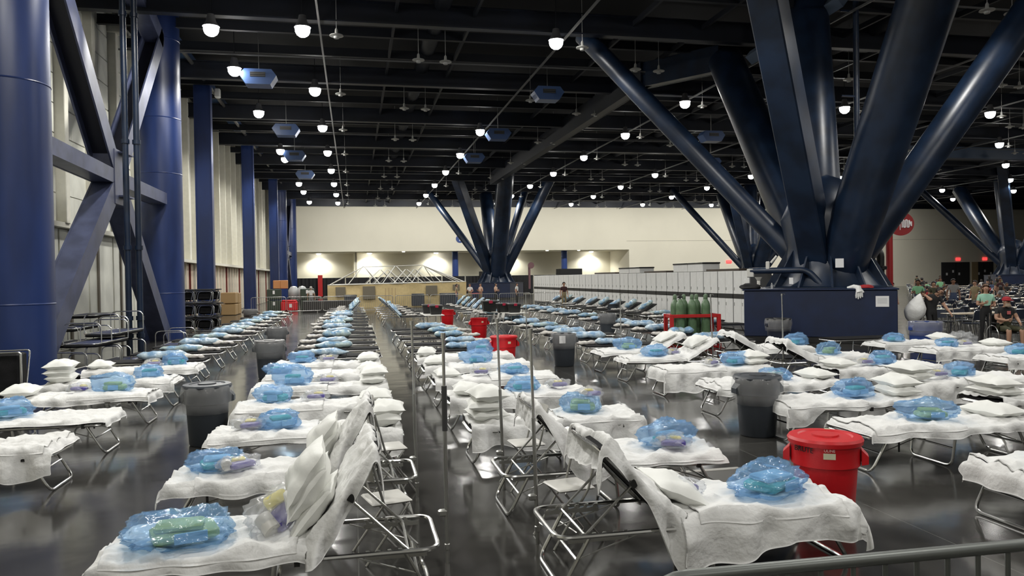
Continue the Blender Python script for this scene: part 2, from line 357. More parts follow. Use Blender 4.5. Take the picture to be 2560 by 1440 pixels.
for a, b in ((32, 40), (40.6, 56), (57.2, 73.6), (74.4, 82)):
    m = M(); m.box((-7.45, (a+b)/2, 12.55), (.5, b-a, .5)); m.obj('beam_segment', mat('header_blue', (.06, .12, .26), .35), t)
M().tube([(-7.05, 33, 12.15), (-7.05, 82, 12.15)], .09, 8).obj('conduit', STEEL, t)
fl = M().box((0, 0, 0), (.28, .4, .5), bev=.05).box((-.2, 0, 0), (.3, .06, .06)).mesh('floodlight', mat('floodlight_white', (.75, .75, .73), .4))
for q, yy in enumerate((42.5, 52, 66)): put('floodlight', fl, None, f"small white floodlight box on the header beam above the left wall, {('nearest', 'middle', 'farthest')[q]}", 'floodlight', 'floodlights on the header beam', loc=(-6.85, yy, 12.1))
t = thing('standpipe', 'pair of tall navy conduit pipes rising in front of the X brace', 'pipe', (-6.25, 23.3, 0))
for dx, dy in ((0, 0), (.27, .1)):
    M().tube([(dx, dy, .0), (dx, dy, 13)], .085, 12).obj('pipe', NAVYD, t)
    for z in (.6, 1.1, 3.1, 6.1, 9.7): M().lathe([(.085, z), (.115, z), (.115, z+.12), (.085, z+.12)], 12, (dx, dy, 0)).obj('coupling', NAVYD, t)

# ------------------------------------------------------------------ tree columns
def strut(m, a, b, r0, r1, seg=28, kind='round'):
    a, b = Vector(a), Vector(b)
    if kind == 'round': m.tube([a, a.lerp(b, .5), b], r0, seg, rad=[r0, (r0+r1)/2, r1])
    else:
        d = b-a; z = d.normalized(); x = Vector((.6, -.8, 0)); x = (x-z*x.dot(z)).normalized(); y = z.cross(x)
        m.box((a+b)/2, (r0*2, r0*2, d.length), 0, Matrix((x, y, z)).transposed(), bev=.04)
def tree(cx, cy, label, seg=28, full=False, s=1.0, sx=1.0):
    t = thing('tree_column', label, 'column', (cx, cy, 0)); B = (0, 0, 2.4)
    tops = [((-6.2, 6.8, 11.8), .36, .36, 'round'), ((.4, 7.6, 11.3), .78, .72, 'round'), ((-4.5, -3.2, 12.4), .44, .44, 'box'), ((1.4, 3.1, 12.9), .72, .68, 'round'), ((.0, -6.0, 12.2), .76, .78, 'round'), ((7.0*sx, -2.6, 12.2), .50, .56, 'round')]
    if not full: tops.append(((4.5, 5.5, 12), .4, .4, 'round'))
    for (p, ra, rb, k) in tops:
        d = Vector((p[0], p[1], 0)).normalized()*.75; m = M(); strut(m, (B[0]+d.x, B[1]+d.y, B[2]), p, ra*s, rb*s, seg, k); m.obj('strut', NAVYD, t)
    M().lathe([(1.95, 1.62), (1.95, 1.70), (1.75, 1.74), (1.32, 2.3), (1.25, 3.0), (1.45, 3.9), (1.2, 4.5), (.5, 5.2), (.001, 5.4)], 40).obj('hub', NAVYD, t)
    ga = M().add([(1.2, -.03, 1.7), (1.95, -.03, 1.7), (1.15, -.03, 3.1), (1.2, .03, 1.7), (1.95, .03, 1.7), (1.15, .03, 3.1)], [(0, 1, 2), (5, 4, 3), (0, 3, 4, 1), (1, 4, 5, 2), (2, 5, 3, 0)]).mesh('gusset', NAVYD)
    for k in range(12): put('gusset', ga, t, rotz=k*pi/6)
    return t
T1 = tree(15.35, 22.5, 'giant navy tree column with fanned struts rising from the blue pedestal in the right foreground', full=True)
T2 = tree(14.2, 76.0, 'navy tree column with fanned struts standing before the cream back wall, centre', 14, sx=.75)
T3 = tree(41.5, 73.5, 'navy tree column with fanned struts partly hidden behind the giant one', 14)
T4 = tree(66.5, 66.0, 'navy tree column with fanned struts at the far right edge', 14)
for t_, nm, lab in ((T1, 1, 'big dark navy square pedestal wall around the giant tree column'), (T2, 0, 'navy pedestal under the far central tree column'), (T3, 0, 'navy pedestal under the half hidden tree column'), (T4, 0, 'navy pedestal under the far right tree column')):
    x, yy = t_.location.x, t_.location.y; a = math.atan2(x, yy) if nm else radians(30)
    if nm: x, yy = x-.22, yy+.15
    p = thing('pedestal', lab, 'pedestal', (x, yy, 0), -a)
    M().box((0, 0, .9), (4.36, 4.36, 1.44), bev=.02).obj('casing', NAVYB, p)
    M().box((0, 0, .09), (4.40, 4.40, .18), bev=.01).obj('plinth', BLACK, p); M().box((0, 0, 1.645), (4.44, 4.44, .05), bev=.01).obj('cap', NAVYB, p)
    if nm:
        pd = p
        M().tube(rounded([(-2.1, -1.3, 2.25), (-.3, -1.5, 2.25), (.1, -1.6, 1.75)], .25, 4, False), .10, 10).obj('cable_pipe', NAVYD, p)
        M().box((-2.05, -1.3, 2.18), (.22, .2, .28), bev=.02).obj('junction_box', WHITEP, p)
        sh = M().box((1.77, -2.19, 1.28), (.36, .006, .32)).obj('notice', PAPER, p, label='white printed notice taped on the navy casing')
        for k in range(5): M().box((1.77, -2.195, 1.37-k*.035), (.26, .003, .008)).obj('text_line', mat('print_grey', (.35, .35, .38), .7), sh)
        M().box((.62, -1.60, 2.45), (.24, .01, .28)).obj('notice', PAPER, p, label='white notice on the dark hub')
        M().box((-.78, -1.9, 1.92), (.12, .02, .2)).obj('notice', PAPER, p)
# girders at the strut heads
t = thing('roof_girder', 'long dark navy roof girder linking two tree columns', 'beam')
m = M(); beam_between(m, (13.3, 33, 11.4), (12.9, 70, 11.4), .5, 1.1, up=(1, 0, 0), mi2=0); m.obj('span', BEAMN, t)
m = M(); beam_between(m, (15.6, 30.2, 11.4), (13.3, 33.4, 11.4), .5, 1.1, up=(1, 0, 0), mi2=0); m.obj('span', NAVYD, t)
t = thing('roof_tie', 'light grey-blue box beam across the top of the giant tree column', 'beam')
m = M(); m.tube([(16.1, 28.6, 11.0), (17.2, 24.2, 11.9)], .30, 4); m.obj('span', mat('tie_grey_blue', (.13, .17, .24), .4), t)
t = thing('drain_pipe', 'thin dark pipe rising beside the giant column struts', 'pipe', (17.6, 24.0, 0))
M().tube([(0, 0, 1.6), (0, 0, 13)], .10, 10).obj('pipe', NAVYD, t)
for z in (5, 8.4, 11.4): M().box((-.3, 0, z), (.6, .06, .06)).obj('bracket', NAVYD, t)
t = thing('roof_girder', 'long pale navy roof girder at the upper right beyond the giant column', 'beam')
m = M(); beam_between(m, (37, 50, 11.2), (60, 50.5, 11.2), .8, .5, up=(0, 0, 1), mi2=0); m.obj('span', mat('girder_pale', (.04, .065, .11), .45), t)
# sign post behind the pedestal
def sign(x, y, z, r, yawz, label, postz0, col, pole=True, full=True, px=-.62):
    t = thing('hose_sign' if full else 'round_sign', label, 'sign', (x, y, 0), yawz)
    M().lathe([(r, -.03), (r, .03)], 40).obj('disc', col, t).matrix_local = Matrix.Translation((0, 0, z)) @ Matrix.Rotation(pi/2, 4, 'X')
    if pole: M().tube([(px*r, .1, postz0), (px*r, .1, z)], .12, 12).obj('post', col, t)
    W = mat('sign_white', (.85, .85, .85), .5)
    if full:
        M().box((-.42*r, -.04, z-.08*r), (.20*r, .012, .62*r), bev=.005).obj('extinguisher_icon', W, t)
        M().tube([(-.42*r, -.04, z+.26*r), (-.42*r, -.04, z+.38*r), (-.62*r, -.04, z+.40*r), (-.72*r, -.04, z+.30*r)], .022, 6).obj('nozzle_icon', W, t)
        M().box((-.08*r, -.04, z-.02*r), (.05*r, .012, 1.0*r)).obj('divider_icon', W, t)
        pts = []
        for k in range(5):
            xx = .08*r+k*.13*r; a, b = (z-.32*r, z+.32*r) if k % 2 == 0 else (z+.32*r, z-.32*r); pts += [(xx, -.04, a), (xx, -.04, b)]
        pts += [(.78*r, -.04, z-.25*r), (.78*r, -.04, z+.18*r)]
        M().tube(rounded(pts, .06*r, 3, False), .022, 6).obj('hose_icon', W, t)
    return t
sign(19.85, 24.6, 3.92, .43, -radians(34), 'round red fire equipment sign on a red post behind the pedestal', .0, mat('sign_red', (.28, .012, .014), .45), px=-.90)
sg = sign(13.9, 99.96, 7.4, .55, 0, 'round blue sign with white figure on the cream back wall', 0, mat('sign_blue', (.02, .06, .25), .5), pole=False, full=False)
M().box((0, -.04, 7.35), (.22, .02, .5), bev=.05).obj('figure_icon', MATS['sign_white'], sg)
sg = sign(14.6+2.9, 74.5, 3.35, .32, 0, 'small round grey-pink sign on a red pole beside the far central column', 1.0, mat('sign_dusty', (.20, .10, .11), .5), full=False, px=-.5)
t = thing('valve_pipework', 'dark bent valve pipes beside the giant hub on the pedestal', 'pipe', (17.35, 24.05, 0), -radians(34))
M().tube(rounded([(-1.0, 0, 3.6), (-.3, 0, 2.95), (.95, 0, 2.95), (.95, 0, 1.6)], .25, 5, False), .13, 12).obj('main_pipe', BLACK, t)
M().tube(rounded([(-1.0, 0, 2.45), (.3, 0, 2.45), (.3, 0, 1.7)], .15, 5, False), .07, 10).obj('branch_pipe', BLACK, t)
M().tube([(0, 0, 2.95), (0, 0, 1.65)], .07, 10).obj('branch_pipe', BLACK, t)
M().lathe([(.001, -.1), (.16, -.05), (.16, .05), (.001, .1)], 12, (1.0, 0, 2.3)).obj('valve', BLACK, t)
t = thing('storefront_glow_panel', 'small lit orange and white display seen past the giant hub', 'display', (25.5, 37.5, 0), -radians(34))
M().box((0, 0, 2.5), (.65, .1, 2.0), bev=.03).obj('screen', mat('lit_display', (.9, .5, .35), .4, emit=((1., .55, .4), .9)), t); M().box((0, .02, .75), (.1, .1, 1.5)).obj('stand', BLACK, t)
# recess columns, drapes, recess lamps
for xx, lab in ((13.6, 'slim round blue column in the recess, left of the far tree column'), (29.0, 'slim round blue column in the recess, right of the far tree column'), (-8.2+.2, 'slim round blue column at the left end of the recess')):
    t = thing('column', lab, 'column', (xx, 103, 0)); M().lathe([(.42, 0), (.42, 5.8)], 24).obj('shaft', mat('recess_blue', (.02, .06, .26), .4), t); M().lathe([(.5, 0), (.5, .3), (.42, .32)], 24).obj('base', BLACK, t)
rl = bpy.data.lights.new('recess_light', 'SPOT'); rl.energy = RECESS_W; rl.color = (1, .98, .88); rl.spot_size = radians(150); rl.spot_blend = .6; rl.shadow_soft_size = .2
rm = M().lathe([(.001, -.05), (.22, -.04), (.26, 0), (.3, .08)], 20).mesh('lens', MATS['lit_lens'])
for xx, yy, lab in ((-4.6, 106.9, 'first'), (2.2, 106.9, 'second'), (11.4, 106.9, 'third'), (22.0, 106.9, 'fourth'), (34.2, 106.9, 'fifth')):
    t = thing('recess_downlight', f'bright round downlight in the recess soffit, {lab} from the left', 'lamp', (xx, yy, 5.72)); put('lens', rm, t)
    l = bpy.data.objects.new('light', rl); C.objects.link(l); l.parent = t; l.location = (0, 0, -.15)
dm = M().lathe([(.001, -.04), (.16, -.03), (.2, 0), (.2, .05)], 16).mesh('recess_spot', mat('dim_lens', (1, 1, 1), .3, emit=((1, .95, .85), 6.)))
for q, xx in enumerate((6.5, 16.5, 20.5, 26, 30.5)): put('recess_spot', dm, None, f"small dim round spot in the recess soffit edge, {ORD[q]} from the left", 'lamp', 'dim spots along the recess soffit', loc=(xx, 100.9, 5.76))
t = thing('pipe_and_drape', 'long black pipe-and-drape curtain line before the recess', 'curtain', (0, 96.5, 0))
x = -7.0
while x < 28:
    wd = 3.0
    if not (-4.7 < x < -4.2):
        def fn(u, v, x=x): return (x+.06+u*(wd-.12), .05*sin(u*40)+.03*sin(u*17), .03+v*2.42)
        M().grid(fn, 36, 2).obj('drape_panel', DRAPE, t, ang=180)
    M().tube([(x, 0, 0), (x, 0, 2.6)], .03, 6).obj('upright', STEEL, t); x += wd
M().box((27.8, 0, 1.6), (3, 2, 3.2)).obj('booth_box', DRAPE, t)
M().box((17.4, -1, 1.5), (3.2, 2.2, 3.0)).obj('booth_box', DRAPE, t)
bn = M().box((0, 0, 0), (.55, .04, 2.6)).obj('banner', REDM, None, label='narrow red banner standing before the black drapes at left', cat='banner', loc=(-4.0, 95.8, 1.5))
# doors far right
for i, (a, b, c) in enumerate(((87.6, 92.6, 'door_1'), (93.3, 96.9, 'door_2'), (97.5, 103.0, 'door_3'))):
    d = M().box(((a+b)/2, 99.95, 1.75), (b-a, .12, 3.5), bev=.02).obj(c, mat('door_grey', (.035, .035, .038), .5), kind='structure')
    M().box(((a+b)/2, 99.87, 1.7), (.06, .05, 3.4)).obj('door_seam', BLACK, d)
    for k in range(3): M().box((a+.9+k*1.1, 99.86, 1.7+.4*(k % 2)), (.3, .02, .38)).obj('posted_sheet', PAPER, d)
M().box((93.5, 99.86, 1.75), (1.1, .08, 3.5)).obj('door_4', mat('door_tan', (.36, .27, .15), .5), kind='structure')
def txt(s, size, m, name, parent, mtx, ext=.002):
    c = bpy.data.curves.new(name, 'FONT'); c.body = s; c.size = size; c.extrude = ext; c.align_x = 'CENTER'; c.align_y = 'CENTER'
    o = bpy.data.objects.new(name, c); C.objects.link(o); dg = bpy.context.evaluated_depsgraph_get(); me = bpy.data.meshes.new_from_object(o.evaluated_get(dg))
    bpy.data.objects.remove(o); me.materials.clear(); me.materials.append(m)
    o = put(name, me, parent); o.matrix_local = mtx; return o
for xx, yy, lab in ((90.6, 99.94, 'above the far right grey doors'), (95.4, 99.94, 'above the tan door at far right'), (52.5, 99.94, 'left of two above the white cabinets'), (56.5, 99.94, 'right of two above the white cabinets')):
    t = thing('exit_sign', f'small red lit exit sign {lab}', 'sign', (xx, yy, 3.95)); M().box((0, 0, 0), (.8, .1, .42), bev=.02).obj('box', mat('exit_red', (.8, .05, .05), .4, emit=((1, .06, .06), 1.6)), t)
    txt('EXIT', .3, WHITEP, 'lettering', t, Matrix.Translation((0, -.06, 0)) @ Matrix.Rotation(pi/2, 4, 'X'))

# ------------------------------------------------------------------ cots
CL, CW, CZ, HX = 2.1, .36, .38, 1.30
def arc_pt(s, A):                                              # surface profile along the cot: s = length run
    if s <= HX: return s, 0.
    return HX+(s-HX)*cos(A), (s-HX)*sin(A)
def cot_meshes(A):
    d = {}
    d['frame'] = M().tube(rounded([(0, -CW, CZ), (CL, -CW, CZ), (CL, CW, CZ), (0, CW, CZ)], .12, 4), .017, 8, True).mesh('frame', CHROME)
    def leg(x0, x1, wdt):
        m = M(); P = rounded([(x0, -wdt, CZ-.02), (x1, -wdt+.01, .016), (x1, wdt-.01, .016), (x0, wdt, CZ-.02)], .09, 4, False); m.tube(P, .0155, 8)
        f = .45; m.tube([(x0+(x1-x0)*f, -wdt+.006, CZ*(1-f)), (x0+(x1-x0)*f, wdt-.006, CZ*(1-f))], .011, 6); return m.mesh('leg', CHROME)
    d['leg'] = [leg(.22, .02, .325), leg(1.06, 1.02, .325), leg(1.88, 2.06, .325)]
    d['leg_brace'] = [M().tube([(x0, y, CZ-.01), (x1, y, .22)], .006, 6).mesh('leg_brace', CHROME) for y in (-.33, .33) for x0, x1 in ((.60, .14), (1.52, 1.96))]
    c = M(); h = HX-.02
    def pad(a, b, T=None):
        def fn(u, v):
            ph = v*2*pi; sx = max(-1, min(1, 1.35*cos(ph))); sz = sin(ph)
            y = -sx*(CW+.005); x = a+(b-a)*u; z = CZ+.035+.022*sz*(1 if abs(sx) < 1 else .8); return T(x, y, z) if T else (x, y, z)
        m = M(); m.grid(fn, 6, 16)
        m.f.append(tuple(range(16))); m.m.append(0); m.f.append(tuple(6*17+k for k in range(16, 0, -1))); m.m.append(0); return m
    def rotA(x, y, z):
        dx, dz = x-HX, z-CZ; return (HX+dx*cos(A)-dz*sin(A), y, CZ+dx*sin(A)+dz*cos(A))
    d['bed_pad'] = pad(.03, HX).mesh('bed_pad', CANVAS)
    d['backrest_pad'] = pad(HX+.01, CL-.02, rotA).mesh('backrest_pad', CANVAS)
    bf = M(); bf.tube([rotA(*p) for p in rounded([(HX, -CW+.01, CZ+.012), (CL-.01, -CW+.01, CZ+.012), (CL-.01, CW-.01, CZ+.012), (HX, CW-.01, CZ+.012)], .12, 4, False)], .0135, 8)
    d['backrest_frame'] = bf.mesh('backrest_frame', CHROME)
    st = []
    for x in (.25, 1.2):
        for y in (-1, 1): st.append(M().box((x, y*(CW+.005), CZ-.005), (.035, .035, .05)).mesh('strap', BLACK))
    for y in (-1, 1):
        p = rotA(HX+.45, y*(CW+.003), CZ+.01); st.append(M().box(p, (.05, .04, .045), 0, Matrix.Rotation(-A, 3, 'Y')).mesh('strap', BLACK))
    st.append(M().box((.34, -.34, CZ-.09), (.02, .008, .14)).mesh('strap', BLACK)); d['strap'] = st
    if A > .1:
        p0 = rotA(HX+.42, 0, CZ); q = (HX+.60, CZ-.01); pr = M()
        for y in (-.30, .30): pr.tube([(p0[0], y, p0[2]), (q[0], y, q[1])], .010, 6)
        pr.tube([(q[0], -.30, q[1]), (q[0], .30, q[1])], .010, 6); d['support_strut'] = pr.mesh('support_strut', CHROME)
        rk = []
        for y in (-.325, .325):
            top = [(HX+.32, CZ-.02)]; 
            for k in range(5): x = HX+.36+k*.07; top += [(x-.02, CZ-.02), (x-.035, CZ+.012), (x-.012, CZ+.012), (x, CZ-.012), (x+.03, CZ-.02)]
            top.append((HX+.72, CZ-.02)); bot = [(HX+.72, CZ-.05), (HX+.32, CZ-.05)]; P = top+bot; n_ = len(P)
            rk.append(M().add([(x, y+e, z) for e in (-.004, .004) for x, z in P], [tuple(range(n_)), tuple(range(2*n_-1, n_-1, -1))]+[(i, i+n_, (i+1) % n_+n_, (i+1) % n_) for i in range(n_)]).mesh('ratchet_bracket', STEEL, 20))
        d['ratchet_bracket'] = rk
    return d
COTM = {a: cot_meshes(radians(a)) for a in (0, 30, 48, 56)}
def cot(x, y, head, ang, label, group=None):
    t = thing('folding_cot', label, 'cot', (x, y, 0), 0 if head > 0 else pi, group); d = COTM[ang]
    for k, me in d.items():
        if k in ('strap', 'leg_brace', 'ratchet_bracket') and y > 14: continue
        if isinstance(me, list):
            for q in me: put(k, q, t)
        else: put(k, me, t)
    return t
def lerp_list(L, x):
    for (a, va), (b, vb) in zip(L, L[1:]):
        if x <= b: return va+(vb-va)*max(0, (x-a))/(b-a)
    return L[-1][1]
H0 = CZ+.062
def sheet_mesh(seed, ang, near=.14, far=.12, foot=.10, nearL=None, s1=2.08, s0=0.0, lift=0., amp=1., nu=76, nv=44, wd=CW+.015, mirror=1, m_=SHEET, thick=True, vary=.5, flare=.12):
    A = radians(ang)
    def fn(u, v):
        s = -foot+s0+u*(s1+foot-s0)
        dn = (lerp_list(nearL, s) if nearL else near)*(1+vary*nz(s*1.9, seed, 1.3)); df = far*(1+vary*nz(s*1.7, seed, 5.1))
        tot = 2*wd+dn+df; t = -wd-dn+v*tot; dr = 0.
        if t < -wd: dr = -wd-t; y = -wd
        elif t > wd: dr = t-wd; y = wd
        else: y = t
        sg = -1 if t < 0 else 1; fo = 0.
        se = s; ho = max(0, s-2.09) if s1 > 2.09 else 0
        se = min(se, 2.09)
        if s < s0 and s0 == 0.0: fo = -s; se = 0.
        x, z = arc_pt(max(se, 0), A)
        n3 = Vector((-sin(A) if se > HX else 0, 0, cos(A) if se > HX else 1))
        wr = .022*nz(s*2.6+seed, t*2.8, seed*1.7)+.034*(.22-abs(nz(s*3.4+.6*t, t*5.5-s, seed+9)))+.018*(.2-abs(nz(s*8, t*9, seed+3)))+.008*nz(s*15, t*14, seed)
        wr += .010*math.sin(3*s+8*nz(s*1.2, t*1.4, seed+2)*2)
        edge = 0.012 if abs(t) > wd-.04 else 0
        if dr <= 0 and fo <= 0:
            p = Vector((x, y, CZ+z))+n3*(max(.024+wr*amp, .004)+.066+lift-edge*.5)
        else:
            D = hypot(dr, fo) if (dr > 0 and fo > 0) else dr+fo
            r = .035; dd = D-r*(1-exp(-D/r))*.35
            out = r*(1-exp(-D/r))
            fold = (.030*sin(s*17+seed*3+3*nz(s*2, 0, seed))+.05*nz(s*4, D*3, seed))*min(1, D/.15)*amp if dr > 0 else (.03*sin(t*16+seed))*min(1, D/.15)
            b_ = Vector((x, y, CZ+z))+n3*(.070+lift); zz = b_.z-dd
            px = b_.x; py = y
            if dr > 0: py = y+sg*(out*(1 if True else 0)+fold+flare*dr*.4)
            if fo > 0: px = x-out-(fold if dr <= 0 else 0)*.8-flare*.3*fo
            p = Vector((px, py, max(zz, .02)))
        if ho > 0: p += Vector((cos(A), 0, sin(A)))*.05*(1-exp(-ho/.03))+Vector((.12*ho, 0, -ho*.95))
        return (p.x, p.y*mirror, p.z)
    m = M(); m.grid(fn, nu, nv)
    if thick:                                                   # a second skin gives the cloth an edge
        n0 = len(m.v); W = nv+1; vs = [Vector(p) for p in m.v]; off = []
        for i in range(nu+1):
            for j in range(W):
                a = vs[min(i+1, nu)*W+j]-vs[max(i-1, 0)*W+j]; b = vs[i*W+min(j+1, nv)]-vs[i*W+max(j-1, 0)]; n_ = a.cross(b); n_ = n_.normalized() if n_.length > 1e-9 else Vector((0, 0, 1))
                off.append(vs[i*W+j]-n_*.007*mirror)
        rim = [j for j in range(W)]+[i*W+nv for i in range(1, nu+1)]+[nu*W+j for j in range(nv-1, -1, -1)]+[i*W for i in range(nu-1, 0, -1)]
        m.v += [tuple(p) for p in off]; fs = [tuple(n0+k for k in reversed(f)) for f in m.f]; m.f += fs; m.m += [0]*len(fs)
        for k in range(len(rim)): a, b = rim[k], rim[(k+1) % len(rim)]; m.f.append((a, a+n0, b+n0, b)); m.m.append(0)
    return m.mesh('sheet', m_, 180)
def pillow_mesh(seed, L=.62, W_=.42, H=.13):
    def half(sg):
        def fn(u, v):
            a, b = 2*u-1, 2*v-1; e = max(0, (1-a**2)*(1-b**2))**.62
            x = a*L/2*(1-.07*(1-b*b))+.012*nz(a*2, b*2, seed); y = b*W_/2*(1-.10*(1-a*a))+.012*nz(a*2, b*2, seed+4)
            z = sg*H/2*e*1.25*(1+.4*nz(a*1.5, b*1.5, seed+7))+.022*nz(a*4, b*4, seed+3)*e+.012*nz(a*2, b*2, seed+11)
            return (x, y, z+H*.5)
        return fn
    m = M(); m.grid(half(1), 18, 14); k = len(m.f); m.grid(half(-1), 18, 14)
    for i in range(k, len(m.f)): m.f[i] = tuple(reversed(m.f[i]))
    return m.mesh('pillow', PILLOW, 180)
PIL = [pillow_mesh(i*3.7, .42+.03*(i % 2), .60, .145+.02*(i % 3)) for i in range(5)]
def bag_blob(seed, sx, sy, sz, mt, name='film', cr=.16, n=40, peaks=2):
    rg = random.Random(seed); PK = [(rg.uniform(0, 2*pi), rg.uniform(.1, 1.2), rg.uniform(.5, 1.)) for _ in range(peaks)]
    def fn(u, v):
        th = u*pi; ph = v*2*pi; st = abs(sin(th))**.7; c_ = cos(th); x = math.copysign(abs(cos(ph))**.8, cos(ph))*st; y = math.copysign(abs(sin(ph))**.8, sin(ph))*st; z = c_
        d = 1+cr*.8*nz(x*1.3+seed, y*1.3, z*1.3)+cr*1.5*(.22-abs(nz(x*1.7+seed, y*1.7+z, z*1.7)))+cr*.85*(.2-abs(nz(x*4.5, y*4.5+seed, z*4.5)))+cr*.35*(.2-abs(nz(x*10, y*10+seed, z*10)))
        zz = z*sz*d*(1 if z > 0 else .6)
        for a, hh, w_ in PK:                                     # gathered corners and tails of the film
            dx, dy, dz = cos(a)*.8, sin(a)*.8, hh*.5; q = exp(-((x-dx)**2+(y-dy)**2+(z-dz)**2)*9)
            x += cos(a)*q*.35*w_; y += sin(a)*q*.3*w_; zz += sz*q*hh*.28*w_
        return (x*sx*d, y*sy*d, max(zz+sz*.35, .002))
    m = M(); m.grid(fn, n, n+10); return m.mesh(name, mt, 180)
def rbx(m, c, d, rz=0, mi=0, tilt=0.): m.box(c, d, mi, Matrix.Rotation(rz, 3, 'Z') @ Matrix.Rotation(tilt, 3, 'X'), bev=min(d)*.25); return m
def roll_m(c, r, L, ax=(1, 0, 0)):
    m = M(); a = Vector(ax).normalized(); c = Vector(c); m.tube([c-a*L/2, c-a*L/2*.97, c+a*L/2*.97, c+a*L/2], r, 14, rad=[r*.9, r, r, r*.9]); return m
KB = [bag_blob(i*7.1, .24+.03*(i % 3), .18+.02*(i % 2), .125+.02*(i % 3), BLUEF, cr=.26, peaks=2+i % 3) for i in range(7)]
KC = [bag_blob(60+i*5.3, .17, .13, .085, CLEARF, cr=.35, n=30) for i in range(4)]
def kit_blue(x, y, z, rz, label, i=0, cont='teal', s=1.0, big=1.0):
    t = thing('kit_bag', label, 'bag', (x, y, z), rz, 'blue kit bags on the white cots'); t.scale = (s, s, min(s, 1.1)*rnd.uniform(.95, 1.4))
    put('film', KB[i % 7], t)
    c1 = {'teal': TEAL, 'lime': LIME, 'pale': PALEB, 'white': WHITEP}[cont]
    rbx(M(), (.02, .0, .042), (.30, .20, .065), .15).obj('folded_towel', c1, t)
    rbx(M(), (-.0, -.02, .092), (.22, .15, .035), -.1).obj('flat_pack', LIME if cont == 'lime' else (TEAL if cont != 'teal' else PALEB), t)
    rbx(M(), (.05, -.125, .05), (.15, .012, .06), .1).obj('paper_label', PALEB, t)
    return t
def kit_clear(x, y, z, rz, label, i=0, s=1.0):
    t = thing('toiletry_bag', label, 'bag', (x, y, z), rz, 'clear toiletry bags on the white cots'); t.scale = (s, s, s)
    put('film', KC[i % 4], t)
    rbx(M(), (.02, -.02, .035), (.23, .12, .05), .1).obj('tissue_box', PURPLE, t)
    roll_m((-.10, .0, .05), .045, .10, (.3, 1, 0)).obj('paper_roll', WHITEP, t)
    rbx(M(), (.03, .06, .06), (.12, .07, .05), -.3).obj('sponge', YELLOW, t)
    return t
def sausage(seed, L=1.25, r=.135, mt=None):
    m = M(); n = 22; P = []; R = []
    for k in range(n+1):
        u = k/n; P.append((-L/2+L*u, .07*nz(u*3, seed, 0)+.04*sin(u*5+seed), r*.75+.02*nz(u*4, seed, 8)))
        R.append(r*(max(.12, min(1, (u*6)**.5, ((1-u)*7)**.6))*(1+.5*nz(u*4.5, seed, 3))))
    m.tube(P, r, 14, rad=R, flat=.78)
    m.v = [(x+.012*nz(x*9, y*9, z*9+seed), y+.02*nz(x*8, y*8+seed, z*8), max(.0, z+.018*nz(x*8+seed, y*8, z*8))) for x, y, z in m.v]
    return m.mesh('bedding_bag', mt or BLUEO, 50)
SAU = [sausage(i*3.3, 1.0+.12*(i % 3), .12+.015*(i % 4), (BLUEO, BLUEO2)[i % 2]) for i in range(6)]
SMALL = [sausage(40+i*2.1, .55, .07, CLEARO) for i in range(3)]
